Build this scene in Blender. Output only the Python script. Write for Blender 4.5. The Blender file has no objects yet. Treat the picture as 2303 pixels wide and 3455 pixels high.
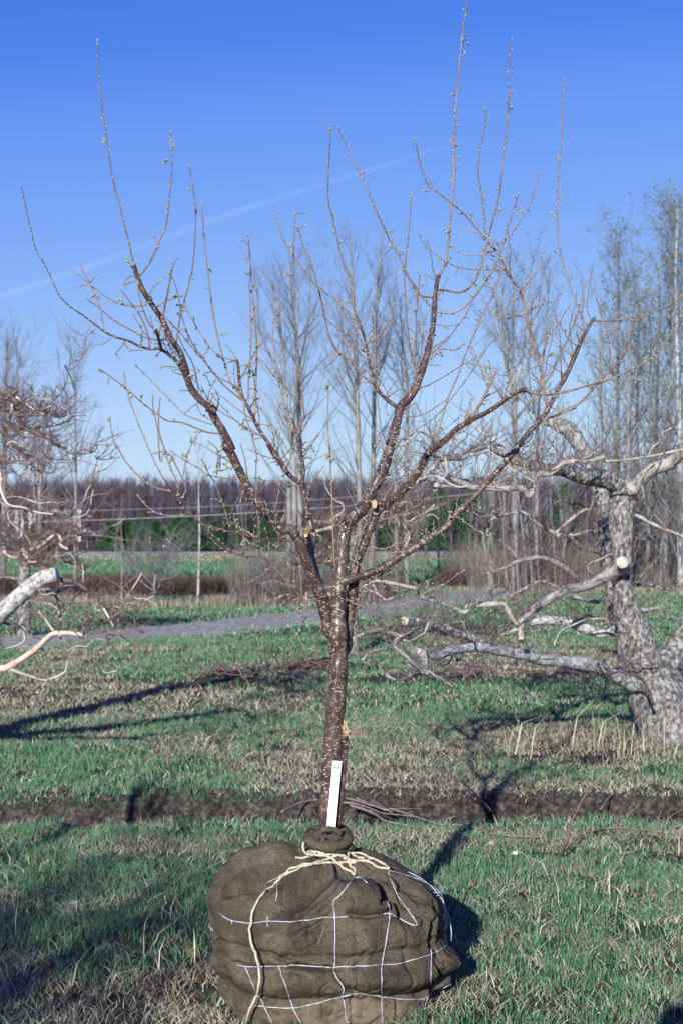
import bpy, math, random
import numpy as np
from mathutils import Vector, Matrix
from mathutils.bvhtree import BVHTree
rng = np.random.default_rng(7)
random.seed(7)
R = math.radians
scene = bpy.context.scene
C = scene.collection

# ------------------------------------------------------------------ camera
FPX, CX, CY, CAMZ = 4800.0, 1151.5, 1727.5, 1.65
PITCH = math.atan(62.5 / FPX)
cam_d = bpy.data.cameras.new('camera'); cam = bpy.data.objects.new('camera', cam_d); C.objects.link(cam)
cam.location = (0, 0, CAMZ); cam.rotation_euler = (R(90) + PITCH, 0, 0)
cam_d.sensor_fit = 'VERTICAL'; cam_d.sensor_height = 36; cam_d.sensor_width = 24
cam_d.lens = 36 * FPX / 3455.0
cam_d.clip_start = 0.05; cam_d.clip_end = 40000
cam_d.dof.use_dof = True; cam_d.dof.focus_distance = 5.0; cam_d.dof.aperture_fstop = 6.5
scene.camera = cam

# ------------------------------------------------------------------ light
SUN_EL, SUN_AZ = 19.5, 14.0          # azimuth: light travels towards +y turned this much to +x
w = bpy.data.worlds.new('World'); scene.world = w; w.use_nodes = True
nt = w.node_tree; nt.nodes.clear()
wo = nt.nodes.new('ShaderNodeOutputWorld'); bg = nt.nodes.new('ShaderNodeBackground')
sky = nt.nodes.new('ShaderNodeTexSky'); sky.sky_type = 'NISHITA'; sky.sun_disc = False
sky.sun_elevation = R(SUN_EL); sky.sun_rotation = R(180 + SUN_AZ)
sky.altitude = 200; sky.air_density = 1.0; sky.dust_density = 0.35; sky.ozone_density = 3.2
tint = nt.nodes.new('ShaderNodeMix'); tint.data_type = 'RGBA'; tint.blend_type = 'MULTIPLY'; tint.inputs[0].default_value = 1
tint.inputs[7].default_value = (1, 1, 1, 1)
nt.links.new(sky.outputs[0], tint.inputs[6])
sep = nt.nodes.new('ShaderNodeSeparateColor'); cmb = nt.nodes.new('ShaderNodeCombineColor'); nt.links.new(tint.outputs[2], sep.inputs[0])
for ch, pts_ in enumerate((((0, 0), (.1, .032), (.157, .057), (.189, .107), (.311, .212), (.464, .324), (.625, .397), (1, .45)),
                           ((0, 0), (.2, .10), (.290, .171), (.344, .238), (.529, .366), (.703, .479), (.809, .547), (1, .60)),
                           ((0, 0), (.3, .46), (.512, .61), (.584, .658), (.766, .701), (.829, .714), (1, .73)))):      # the deep blue the camera recorded
    fc = nt.nodes.new('ShaderNodeFloatCurve'); cu = fc.mapping.curves[0]; cu.points[0].location = pts_[0]; cu.points[1].location = pts_[-1]
    for p_ in pts_[1:-1]: cu.points.new(*p_)
    for p_ in cu.points: p_.handle_type = 'VECTOR'
    fc.mapping.update()
    dv = nt.nodes.new('ShaderNodeMath'); dv.operation = 'MULTIPLY'; dv.inputs[1].default_value = .1; nt.links.new(sep.outputs[ch], dv.inputs[0]); nt.links.new(dv.outputs[0], fc.inputs['Value'])
    ml_ = nt.nodes.new('ShaderNodeMath'); ml_.operation = 'MULTIPLY'; ml_.inputs[1].default_value = 10.58; nt.links.new(fc.outputs[0], ml_.inputs[0]); nt.links.new(ml_.outputs[0], cmb.inputs[ch])
nt.links.new(cmb.outputs[0], bg.inputs[0]); bg.inputs[1].default_value = 0.0882
nt.links.new(bg.outputs[0], wo.inputs[0])
sd = bpy.data.lights.new('sun', 'SUN'); sd.energy = 5.0; sd.angle = R(0.5); sd.color = (1.0, 0.965, 0.875)
so = bpy.data.objects.new('sun', sd); C.objects.link(so)
sdir = Vector((math.sin(R(SUN_AZ)) * math.cos(R(SUN_EL)), math.cos(R(SUN_AZ)) * math.cos(R(SUN_EL)), -math.sin(R(SUN_EL))))
so.rotation_euler = sdir.to_track_quat('-Z', 'Y').to_euler(); so.location = (-3, -10, 8)
scene.view_settings.view_transform = 'Standard'; scene.view_settings.look = 'None'
scene.view_settings.exposure = 0.56; scene.view_settings.gamma = 1.0
scene.cycles.max_bounces = 5; scene.cycles.diffuse_bounces = 2; scene.cycles.transparent_max_bounces = 8
scene.cycles.use_denoising = True

# ------------------------------------------------------------------ pixels of the photo -> rays / points
def at(x, y, Y):
    cx = (x - CX) / FPX; cz = (CY - y) / FPX
    d = Vector((cx, math.cos(PITCH) - cz * math.sin(PITCH), math.sin(PITCH) + cz * math.cos(PITCH)))
    return Vector((0, 0, CAMZ)) + d * (Y / d.y)
CROPS = {'a': (0, 0, 1.3635), 'b': (1150, 0, 1.36), 'c': (0, 800, 1.96), 'd': (700, 800, 1.96), 'e': (1500, 800, 1.9527),
         'f': (0, 1500, 1.96), 'g': (700, 1500, 1.96), 'h': (1500, 1500, 1.9527), 'k': (950, 1600, 3.923), 'm': (950, 2400, 4.277),
         'n': (650, 2700, 1.4933), 'p': (1400, 1400, 3.484), 'q': (1850, 1400, 3.461), 'r': (1350, 1850, 3.136), 's': (1803, 1850, 3.136),
         't': (0, 1250, 3.136), 'u': (0, 1700, 3.136), 'v': (850, 1650, 2.412), 'w': (0, 1600, 1.3635), 'x': (700, 2780, 3.136),
         'y': (1150, 2780, 3.136), 'j': (1200, 900, 2.613), 'z': (0, 0, 0.68085), 'S': (0, 0, 1), 'l': (1150, 2200, 1.36)}
def px(s):
    out = []; ox, oy, k = CROPS['S']
    for tok in s.split():
        if tok[0].isalpha():
            ox, oy, k = CROPS[tok[0]]; tok = tok[1:]
        a, b = tok.split(',')
        out.append((ox + float(a) / k, oy + float(b) / k))
    return out

# ------------------------------------------------------------------ mesh builder
class MB:
    def __init__(self): self.v = []; self.f = []; self.uv = []; self.m = []; self.n = 0
    def add(self, v, f, uv=None, mat=0):
        v = np.asarray(v, float); self.v.append(v)
        for i, q in enumerate(f):
            self.f.append([a + self.n for a in q]); self.m.append(mat)
            self.uv.append(uv[i] if uv is not None else [(0, 0)] * len(q))
        self.n += len(v)
    def tube(self, P, r, sides=6, cap=True, mat=0, capmat=None, wob=0.0):
        P = np.asarray(P, float); n = len(P); r = np.asarray(r, float) * np.ones(n)
        T = np.gradient(P, axis=0); T /= np.linalg.norm(T, axis=1)[:, None] + 1e-9
        ref = np.array([0.13, -1.0, 0.21]) if abs(T.mean(0)[1]) < 0.8 else np.array([1.0, 0.1, 0.2])
        A = np.cross(T, ref); A /= np.linalg.norm(A, axis=1)[:, None] + 1e-9
        B = np.cross(T, A)
        th = np.arange(sides) * 2 * math.pi / sides
        rr = r[:, None] * (1 + wob * rng.standard_normal((n, sides))) if wob else r[:, None] * np.ones((1, sides))
        V = P[:, None, :] + rr[:, :, None] * (np.cos(th)[None, :, None] * A[:, None, :] + np.sin(th)[None, :, None] * B[:, None, :])
        L = np.concatenate([[0], np.cumsum(np.linalg.norm(np.diff(P, axis=0), axis=1))])
        rm = float(r.mean()) * 2 * math.pi; o = rng.random() * 10
        f = []; uv = []
        for i in range(n - 1):
            for j in range(sides):
                j2 = (j + 1) % sides
                f.append((i * sides + j, i * sides + j2, (i + 1) * sides + j2, (i + 1) * sides + j))
                u0 = j / sides * rm + o; u1 = (j + 1) / sides * rm + o
                uv.append([(u0, L[i] + o), (u1, L[i] + o), (u1, L[i + 1] + o), (u0, L[i + 1] + o)])
        self.add(V.reshape(-1, 3), f, uv, mat)
        if cap:
            base = self.n - n * sides
            for ring, flip in ((0, True), (n - 1, False)):
                q = [base + ring * sides + j for j in range(sides)]
                if flip: q = q[::-1]
                self.f.append(q); self.m.append(mat if (capmat is None or flip) else capmat)
                self.uv.append([(P[ring][0] + .01 * math.cos(a), P[ring][2] + .01 * math.sin(a)) for a in th])
    def blob(self, c, r, d=None, mat=0, seg=4, lumpy=0.0):
        # small spindle along direction d
        c = np.array(c, float); d = np.array(d if d is not None else (0, 0, 1), float); d /= np.linalg.norm(d) + 1e-9
        a = np.cross(d, (0.3, 0.9, 0.1)); a /= np.linalg.norm(a) + 1e-9; b = np.cross(d, a)
        V = [c - d * r[1]]
        for h, k in ((-.35, 1.0), (.3, .85)):
            for j in range(seg):
                t = 2 * math.pi * j / seg; kk = k * (1 + lumpy * random.uniform(-1, 1))
                V.append(c + d * r[1] * h + (a * math.cos(t) + b * math.sin(t)) * r[0] * kk)
        V.append(c + d * r[1])
        f = []
        for j in range(seg):
            j2 = (j + 1) % seg
            f += [(0, 1 + j2, 1 + j), (1 + j, 1 + j2, 1 + seg + j2, 1 + seg + j), (1 + seg + j, 1 + seg + j2, 1 + 2 * seg)]
        self.add(V, f, None, mat)
    def box(self, x0, x1, y0, y1, z0, z1, mat=0):
        V = [(x, y, z) for z in (z0, z1) for y in (y0, y1) for x in (x0, x1)]
        self.add(V, [(0, 2, 3, 1), (4, 5, 7, 6), (0, 1, 5, 4), (2, 6, 7, 3), (0, 4, 6, 2), (1, 3, 7, 5)], None, mat)
    def build(self, name, mats, parent=None, smooth=True, loc=(0, 0, 0)):
        me = bpy.data.meshes.new(name)
        V = np.concatenate(self.v) if self.v else np.zeros((0, 3)); V = V - np.array(loc)
        me.from_pydata(V.tolist(), [], self.f)
        if not isinstance(mats, (list, tuple)): mats = [mats]
        for m in mats: me.materials.append(m)
        if len(mats) > 1: me.polygons.foreach_set('material_index', self.m)
        ul = me.uv_layers.new(name='UVMap')
        ul.data.foreach_set('uv', np.array([c for q in self.uv for c in q], dtype=np.float32).ravel())
        if smooth: me.polygons.foreach_set('use_smooth', [True] * len(self.f))
        me.update()
        o = bpy.data.objects.new(name, me); C.objects.link(o)
        if parent is not None: o.parent = parent
        if any(loc): o.location = loc
        return o

def np_mesh(name, V, F, nper, mats, cols=None, parent=None, attrs=None, smooth=False):
    """flat arrays of verts and faces of nper corners each"""
    me = bpy.data.meshes.new(name)
    V = np.asarray(V, np.float32); F = np.asarray(F, np.int32)
    me.vertices.add(len(V)); me.vertices.foreach_set('co', V.ravel())
    me.loops.add(F.size); me.loops.foreach_set('vertex_index', F.ravel())
    me.polygons.add(len(F)); me.polygons.foreach_set('loop_start', np.arange(len(F), dtype=np.int32) * nper)
    me.polygons.foreach_set('loop_total', np.full(len(F), nper, np.int32))
    if smooth: me.polygons.foreach_set('use_smooth', np.ones(len(F), bool))
    for m in (mats if isinstance(mats, (list, tuple)) else [mats]): me.materials.append(m)
    if cols is not None:
        a = me.color_attributes.new('Col', 'FLOAT_COLOR', 'POINT')
        a.data.foreach_set('color', np.concatenate([cols, np.ones((len(cols), 1))], 1).astype(np.float32).ravel())
    for k, arr in (attrs or {}).items():
        a = me.attributes.new(k, 'FLOAT', 'POINT'); a.data.foreach_set('value', np.asarray(arr, np.float32))
    me.update(calc_edges=True)
    o = bpy.data.objects.new(name, me); C.objects.link(o)
    if parent is not None: o.parent = parent
    return o

def tag(o, label=None, cat=None, group=None, kind=None):
    if label: o['label'] = label
    if cat: o['category'] = cat
    if group: o['group'] = group
    if kind: o['kind'] = kind
    return o
def empty(name, loc=(0, 0, 0), label=None, cat=None, group=None):
    o = bpy.data.objects.new(name, None); C.objects.link(o); o.location = loc; o.empty_display_size = .1
    return tag(o, label, cat, group)
KIDS = {}
def adopt(root):
    """children were built in world space: keep them in place under an Empty that is not at the origin"""
    for ch in [c for c in C.objects if c.parent == root]:
        ch.location = ch.location - root.location
def copy_tree(root, loc, rz, sc, label=None, group=None):
    r = root.copy(); C.objects.link(r); r.location = loc; r.rotation_euler = (0, 0, rz); r.scale = (sc, sc, sc)
    if label: r['label'] = label
    if group: r['group'] = group
    for ch in [c for c in list(C.objects) if c.parent == root]:
        c2 = ch.copy(); C.objects.link(c2); c2.parent = r
    return r

# ------------------------------------------------------------------ value noise (numpy)
_perm = rng.random((64, 64))
def vn(x, y):
    x = np.asarray(x, float); y = np.asarray(y, float)
    xi = np.floor(x).astype(int); yi = np.floor(y).astype(int); fx = x - xi; fy = y - yi
    fx = fx * fx * (3 - 2 * fx); fy = fy * fy * (3 - 2 * fy)
    g = lambda a, b: _perm[a % 64, b % 64]
    return (g(xi, yi) * (1 - fx) + g(xi + 1, yi) * fx) * (1 - fy) + (g(xi, yi + 1) * (1 - fx) + g(xi + 1, yi + 1) * fx) * fy
def fbm(x, y, o=4):
    s = 0; a = .5; t = 0
    for i in range(o):
        s = s + a * vn(np.asarray(x) * 2 ** i + 17.3 * i, np.asarray(y) * 2 ** i + 5.1 * i); t += a; a *= .5
    return s / t
def sst(e0, e1, x):
    t = np.clip((x - e0) / (e1 - e0), 0, 1); return t * t * (3 - 2 * t)

# ------------------------------------------------------------------ materials
def mat(name, rough=0.8, spec=0.3):
    m = bpy.data.materials.new(name); m.use_nodes = True
    b = m.node_tree.nodes['Principled BSDF']; b.inputs['Roughness'].default_value = rough
    b.inputs['Specular IOR Level'].default_value = spec
    return m, m.node_tree, b
def N(t, typ, **kw):
    n = t.nodes.new(typ)
    for k, v in kw.items():
        if k in n.inputs.keys(): n.inputs[k].default_value = v
        else: setattr(n, k, v)
    return n
def ramp(t, src, stops):
    n = t.nodes.new('ShaderNodeValToRGB'); cr = n.color_ramp
    while len(cr.elements) < len(stops): cr.elements.new(0.5)
    for e, (p, c) in zip(cr.elements, stops):
        e.position = p; e.color = (*c, 1) if len(c) == 3 else c
    t.links.new(src, n.inputs[0]); return n
def mix(t, fac, a, b, typ='MIX'):
    n = t.nodes.new('ShaderNodeMix'); n.data_type = 'RGBA'; n.blend_type = typ
    for s, i in ((fac, 0), (a, 6), (b, 7)):
        if isinstance(s, (int, float)): n.inputs[i].default_value = s
        elif isinstance(s, tuple): n.inputs[i].default_value = (*s, 1)
        else: t.links.new(s, n.inputs[i])
    return n.outputs[2]
def bump(t, b, h, s, d=0.01):
    n = t.nodes.new('ShaderNodeBump'); n.inputs['Strength'].default_value = s; n.inputs['Distance'].default_value = d
    t.links.new(h, n.inputs['Height']); t.links.new(n.outputs[0], b.inputs['Normal'])
def noisemat(name, stops, scale=10, rough=.85, bs=.4, bd=.01, detail=6, spec=.3, coord='Object', stretch=(1, 1, 1)):
    m, t, b = mat(name, rough, spec)
    tc = N(t, 'ShaderNodeTexCoord'); mp = N(t, 'ShaderNodeMapping'); mp.inputs['Scale'].default_value = stretch
    t.links.new(tc.outputs[coord], mp.inputs[0])
    n = N(t, 'ShaderNodeTexNoise', Scale=scale, Detail=detail, Roughness=.62)
    t.links.new(mp.outputs[0], n.inputs['Vector'])
    r = ramp(t, n.outputs[0], stops); t.links.new(r.outputs[0], b.inputs['Base Color'])
    if bs: bump(t, b, n.outputs[0], bs, bd)
    return m
def plain(name, c, rough=.7, spec=.3):
    m, t, b = mat(name, rough, spec); b.inputs['Base Color'].default_value = (*c, 1); return m

def bark_young(name, dark=(.034, .022, .021), mid=(.064, .038, .033), lent=(.32, .275, .24), dens=1.0, rough=.32, peel=.42):
    m, t, b = mat(name, rough, .55)
    uv = N(t, 'ShaderNodeUVMap')
    mp = N(t, 'ShaderNodeMapping'); mp.inputs['Scale'].default_value = (48 * dens, 185 * dens, 1); t.links.new(uv.outputs[0], mp.inputs[0])
    vo = N(t, 'ShaderNodeTexVoronoi', Scale=1.0, Randomness=.95); vo.voronoi_dimensions = '2D'; t.links.new(mp.outputs[0], vo.inputs['Vector'])
    nv = N(t, 'ShaderNodeTexNoise', Scale=6, Detail=3); t.links.new(uv.outputs[0], nv.inputs['Vector'])
    sz = N(t, 'ShaderNodeMapRange'); sz.inputs[1].default_value = .35; sz.inputs[2].default_value = .65; sz.inputs[3].default_value = .13; sz.inputs[4].default_value = .34; t.links.new(nv.outputs[0], sz.inputs[0])
    th = N(t, 'ShaderNodeMath', operation='LESS_THAN'); t.links.new(sz.outputs[0], th.inputs[1]); t.links.new(vo.outputs['Distance'], th.inputs[0])
    n0 = N(t, 'ShaderNodeTexNoise', Scale=45, Detail=2); t.links.new(uv.outputs[0], n0.inputs['Vector'])
    g0 = N(t, 'ShaderNodeMath', operation='GREATER_THAN'); g0.inputs[1].default_value = .49; t.links.new(n0.outputs[0], g0.inputs[0])
    mu = N(t, 'ShaderNodeMath', operation='MULTIPLY'); t.links.new(th.outputs[0], mu.inputs[0]); t.links.new(g0.outputs[0], mu.inputs[1])
    n1 = N(t, 'ShaderNodeTexNoise', Scale=9, Detail=6, Roughness=.65); t.links.new(uv.outputs[0], n1.inputs['Vector'])
    base = ramp(t, n1.outputs[0], [(.35, dark), (.52, mid), (.66, (mid[0] * 1.5, mid[1] * 1.9, mid[2] * 2.1))]).outputs[0]
    mp2 = N(t, 'ShaderNodeMapping'); mp2.inputs['Scale'].default_value = (40, 14, 1); t.links.new(uv.outputs[0], mp2.inputs[0])
    n2 = N(t, 'ShaderNodeTexNoise', Scale=1.0, Detail=7, Roughness=.7); t.links.new(mp2.outputs[0], n2.inputs['Vector'])
    pe = ramp(t, n2.outputs[0], [(.55, (0, 0, 0)), (.64, (peel, peel, peel))])
    c1 = mix(t, pe.outputs[0], base, (.25, .155, .095))
    c2 = mix(t, mu.outputs[0], c1, lent)
    t.links.new(c2, b.inputs['Base Color'])
    ro = N(t, 'ShaderNodeMapRange'); ro.inputs[3].default_value = rough; ro.inputs[4].default_value = .8
    ad = N(t, 'ShaderNodeMath', operation='MAXIMUM'); t.links.new(mu.outputs[0], ad.inputs[0]); t.links.new(pe.outputs[0], ad.inputs[1])
    t.links.new(ad.outputs[0], ro.inputs[0]); t.links.new(ro.outputs[0], b.inputs['Roughness'])
    h = N(t, 'ShaderNodeMath', operation='ADD'); t.links.new(mu.outputs[0], h.inputs[0]); t.links.new(n2.outputs[0], h.inputs[1])
    bump(t, b, h.outputs[0], .28, .003)
    return m
M = {}
M['bark'] = bark_young('reddish_lenticel_bark', rough=.24)
M['bark_thin'] = bark_young('shoot_bark', dark=(.085, .052, .045), mid=(.16, .095, .075), dens=1.5, rough=.36, peel=.15)
M['twig'] = noisemat('shoot_skin', [(.3, (.10, .062, .058)), (.6, (.21, .145, .13)), (.8, (.33, .26, .24))], 60, .42, 0, spec=.5)
M['twig_tan'] = noisemat('tan_wand_skin', [(.3, (.20, .13, .08)), (.7, (.33, .22, .135))], 40, .5, 0)
M['bud'] = noisemat('pale_bud', [(.3, (.17, .19, .10)), (.55, (.34, .35, .22)), (.8, (.52, .50, .38))], 90, .6, 0)
M['cut'] = noisemat('cut_wood', [(.3, (.34, .21, .12)), (.7, (.58, .44, .29))], 60, .8, .3, .002)
M['apple'] = noisemat('old_grey_bark', [(.30, (.03, .027, .025)), (.43, (.12, .112, .108)), (.50, (.22, .212, .205)), (.58, (.38, .375, .37)), (.74, (.56, .56, .56))], 34, .92, 1.0, .05, 14, stretch=(1, 1, .6))
M['apple_pale'] = noisemat('pale_grey_limb_bark', [(.28, (.07, .065, .06)), (.42, (.27, .265, .26)), (.52, (.44, .44, .44)), (.75, (.66, .66, .67))], 30, .85, .9, .02, 12)
M['apple_smooth'] = noisemat('smooth_limb_bark', [(.3, (.15, .13, .12)), (.48, (.35, .32, .295)), (.75, (.54, .51, .48))], 9, .7, .35, .01, 5)
M['peeled'] = noisemat('peeled_limb', [(.3, (.38, .25, .21)), (.5, (.58, .45, .40)), (.75, (.66, .55, .50))], 7, .6, .2, .006, 4)
M['apple_twig'] = noisemat('apple_twig', [(.35, (.07, .045, .045)), (.6, (.20, .13, .12))], 6, .7, 0)
M['pink_twig'] = noisemat('pink_apple_twig', [(.35, (.11, .075, .07)), (.65, (.33, .235, .215))], 5, .6, 0)
M['poplar'] = noisemat('pale_poplar_trunk', [(.35, (.11, .105, .10)), (.55, (.22, .22, .21)), (.75, (.34, .34, .33))], 3, .85, .3, .02, stretch=(1, 1, .5))
M['far_twig'] = noisemat('far_twig', [(.35, (.13, .13, .14)), (.65, (.27, .26, .27))], 1.5, .85, 0)
M['pale_stem'] = noisemat('pale_poplar_stem', [(.35, (.12, .12, .11)), (.5, (.32, .32, .31)), (.75, (.46, .46, .45))], 3, .85, .3, .02, stretch=(.6, .6, 2))
M['birch'] = noisemat('white_birch_trunk', [(.33, (.12, .11, .10)), (.42, (.50, .50, .48)), (.7, (.66, .66, .66))], 3, .8, .3, .02, stretch=(.6, .6, 2.2))
M['young_leaf'] = noisemat('young_leaf', [(.3, (.085, .12, .055)), (.7, (.17, .21, .11))], 3, .6, 0)
M['pine'] = noisemat('pine_needles', [(.3, (.012, .040, .018)), (.55, (.028, .085, .032)), (.8, (.05, .13, .045))], 1.2, .7, 0)
M['wood_mass'] = noisemat('far_wood_twigs', [(.3, (.065, .045, .058)), (.55, (.115, .082, .095)), (.8, (.18, .14, .15))], .05, .9, 0)
M['burlap_knot'] = None
def burlap():
    m, t, b = mat('green_brown_burlap', .92, .1)
    tc = N(t, 'ShaderNodeTexCoord')
    n = N(t, 'ShaderNodeTexNoise', Scale=7, Detail=7, Roughness=.6); t.links.new(tc.outputs['Object'], n.inputs['Vector'])
    nf = N(t, 'ShaderNodeTexNoise', Scale=150, Detail=3, Roughness=.7); t.links.new(tc.outputs['Object'], nf.inputs['Vector'])
    c = ramp(t, n.outputs[0], [(.3, (.056, .047, .033)), (.5, (.104, .088, .065)), (.7, (.170, .145, .112))]).outputs[0]
    f = ramp(t, nf.outputs[0], [(.3, (.50, .50, .50)), (.7, (1.45, 1.45, 1.4))]).outputs[0]
    c = mix(t, 1.0, c, f, 'MULTIPLY')
    at_ = N(t, 'ShaderNodeAttribute', attribute_name='dirt')
    nd = N(t, 'ShaderNodeTexNoise', Scale=22, Detail=5); t.links.new(tc.outputs['Object'], nd.inputs['Vector'])
    mm = N(t, 'ShaderNodeMath', operation='MULTIPLY'); t.links.new(at_.outputs['Fac'], mm.inputs[0])
    rr = ramp(t, nd.outputs[0], [(.38, (.1, .1, .1)), (.6, (1, 1, 1))]); t.links.new(rr.outputs[0], mm.inputs[1])
    c = mix(t, mm.outputs[0], c, (.24, .185, .135))
    t.links.new(c, b.inputs['Base Color'])
    wv = N(t, 'ShaderNodeTexWave', Scale=95, Distortion=1.5); t.links.new(tc.outputs['Object'], wv.inputs['Vector'])
    ad = N(t, 'ShaderNodeMath', operation='ADD'); t.links.new(wv.outputs['Fac'], ad.inputs[0]); t.links.new(nf.outputs[0], ad.inputs[1])
    nw = N(t, 'ShaderNodeTexNoise', Scale=34, Detail=5, Roughness=.6, Distortion=1.2); t.links.new(tc.outputs['Object'], nw.inputs['Vector'])
    a2 = N(t, 'ShaderNodeMath', operation='MULTIPLY_ADD'); a2.inputs[1].default_value = 3.0; t.links.new(nw.outputs[0], a2.inputs[0]); t.links.new(ad.outputs[0], a2.inputs[2])
    bump(t, b, a2.outputs[0], .75, .003)
    b.inputs['Sheen Weight'].default_value = 0
    return m
M['burlap'] = burlap()
M['wire'] = noisemat('galvanised_wire', [(.35, (.22, .22, .26)), (.55, (.52, .53, .62))], 45, .4, 0, spec=.6)
M['rope'] = noisemat('jute_rope', [(.35, (.36, .31, .22)), (.65, (.62, .56, .44))], 160, .9, .8, .002)
M['tagwhite'] = plain('white_plastic_tag', (.86, .86, .90), .45, .4)
M['pencil'] = plain('pencil_mark', (.16, .17, .20), .7)
M['soilstick'] = noisemat('dead_stick', [(.3, (.13, .095, .085)), (.7, (.33, .26, .24))], 30, .8, .3, .004)
M['straw'] = plain('straw', (.44, .38, .28), .7)
def colmat(name, rough=.6, spec=.25, trans=0.0):
    m, t, b = mat(name, rough, spec)
    a = N(t, 'ShaderNodeAttribute', attribute_name='Col'); t.links.new(a.outputs['Color'], b.inputs['Base Color'])
    return m
M['grass'] = colmat('grass_blades', .55, .3)
M['thicket'] = colmat('thicket_stems', .85, .1)

# ================================================================== GROUND
def trench_c(x): return 8.42 + .16 * (fbm(x * 1.1 + 3, x * 0 + 2, 3) - .5) * 2
def height(x, y):
    h = .05 * (fbm(x * .45 + 9, y * .45, 3) - .5) + .014 * (fbm(x * 3.1, y * 3.1 + 4, 3) - .5) * sst(60, 20, y)
    h = h * sst(3, 5.5, np.hypot(x * .0 + 5.5, y - 5) * 0 + 6)            # gentle everywhere
    h = h + (.050 * (fbm(x * 2.3 + 1, y * 2.3, 3) - .5) + .030 * (fbm(x * 7 + 5, y * 7, 2) - .5)) * sst(40, 14, y)
    d = y - trench_c(x)
    rag = .13 * (fbm(x * 5, y * 0 + 1.3, 4) - .5) * 2
    dep = .095 + .05 * fbm(x * .9 + 20, y * 0, 2)
    prof = np.where(d < .22 + rag, sst(-.55, -.02, d), 1 - sst(.22, .27, d - rag))
    h = h + .055 * (fbm(x * 15, y * 15 + 3, 3) - .5) * np.exp(-((d + .02) / .3) ** 2) - dep * prof + .05 * np.exp(-((d - .42) / .16) ** 2) * fbm(x * 5, y * 5, 2)
    far = np.clip(y - 108, 0, None)
    hill = 6.6 * sst(0, 260, far) * (.85 + .35 * fbm(x * .008 + 3, y * .004, 2))
    hill += np.clip(y - 360, 0, None) * .0
    # rough heaps where the brush lies
    for (hx, hy, s, a) in ((-1.15, 15.6, .55, .10), (-.25, 17.0, .6, .12), (.9, 15.8, .8, .06), (3.0, 16.5, .7, .05)):
        h = h + a * np.exp(-(((x - hx) / s) ** 2 + ((y - hy) / (s * .6)) ** 2)) * (.5 + fbm(x * 6, y * 6, 2))
    return h + hill
def soil_mask(x, y):
    d = y - trench_c(x)
    rag = .13 * (fbm(x * 5, y * 0 + 1.3, 4) - .5) * 2
    s = sst(-.42, -.15, d + .25 * (fbm(x * 4, y * 4, 3) - .5)) * sst(.30, .24, d - rag)
    s = s * sst(.18, .42, fbm(x * 1.6 + 40, y * 0 + 3, 3) + .15)
    p = 0
    for (hx, hy, sx, sy, a) in ((-1.1, 15.4, 1.1, .7, 1), (-.1, 16.9, 1.0, .5, .9), (.9, 15.6, 1.2, .6, .8), (2.8, 15.2, 1.6, .5, .7), (-3.6, 14.2, 1.6, .5, .6),
                            (-2.3, 15.6, 1.0, .5, .6), (1.9, 10.3, 1.0, .35, .8), (1.9, 7.15, .9, .22, .9), (-1.0, 7.0, .8, .16, .5), (-.9, 5.95, .5, .12, .5), (1.0, 6.4, .7, .14, .5)):
        p = np.maximum(p, a * np.exp(-(((x - hx) / sx) ** 2 + ((y - hy) / sy) ** 2)))
    p = sst(.35, .8, p + .9 * (fbm(x * 2.3, y * 2.3, 3) - .5))
    return np.clip(np.maximum(s, p * .8), 0, 1)
def green_mask(x, y):
    g = fbm(x * .55 + 30, y * .42 + 7, 4) + .35 * (fbm(x * 2.2 + 3, y * 2.2, 3) - .5)
    g = sst(.36, .60, g)
    g = np.where((y > 22.5) & (y < 37), np.maximum(g, .85), g)
    band = sst(44, 50, y) * sst(76, 68, y)
    g = np.maximum(g * sst(95, 75, y), band)
    g = np.where(y > 76, g * .35 + .2, g)
    for (hx, hy, sx, sy, a) in ((-.95, 4.7, .55, .28, .55), (-.2, 4.5, .9, .2, .3), (1.0, 6.8, 1.1, .28, .5), (.75, 5.6, .25, .6, .25), (-.62, 5.15, .28, .4, -.6), (-1.5, 6.2, .7, .5, -.4), (1.15, 4.85, .3, .2, -.4), (.9, 5.6, .4, .25, -.3), (1.2, 7.6, 1.7, .3, -.7), (-1.2, 7.4, 1.6, .3, -.45),
                            (-.6, 7.75, 1.2, .15, .35), (1.3, 12.5, 2.0, .9, .35), (-2.2, 12.2, 1.4, .5, .5), (1.6, 9.6, 1.4, .5, .25)):
        g = g + a * np.exp(-(((x - hx) / sx) ** 2 + ((y - hy) / sy) ** 2))
    g = np.clip(g, 0, 1); near = sst(7.6, 5.8, y) * .25
    return np.clip(g + near * (fbm(x * 1.3, y * 1.3, 2) - .4), 0, 1)
def axis(parts):
    out = []
    for a, b, s in parts: out += list(np.arange(a, b, s))
    return np.array(out)
gy = axis([(-20, 3.6, .8), (3.6, 7.8, .05), (7.8, 9.0, .014), (9.0, 19, .06), (19, 40, .2), (40, 120, 1), (120, 420, 6), (420, 2500, 80)])
xp = np.concatenate([np.arange(0, 3, .035), np.arange(3, 6, .08), np.arange(6, 14, .3), np.arange(14, 60, 2), np.arange(60, 400, 15), np.arange(400, 1501, 100)])
gx = np.concatenate([-xp[:0:-1], xp])
X, Y = np.meshgrid(gx, gy); Z = height(X, Y)
nx, ny = len(gx), len(gy)
idx = np.arange(nx * ny).reshape(ny, nx)
F = np.stack([idx[:-1, :-1], idx[:-1, 1:], idx[1:, 1:], idx[1:, :-1]], -1).reshape(-1, 4)
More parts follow.
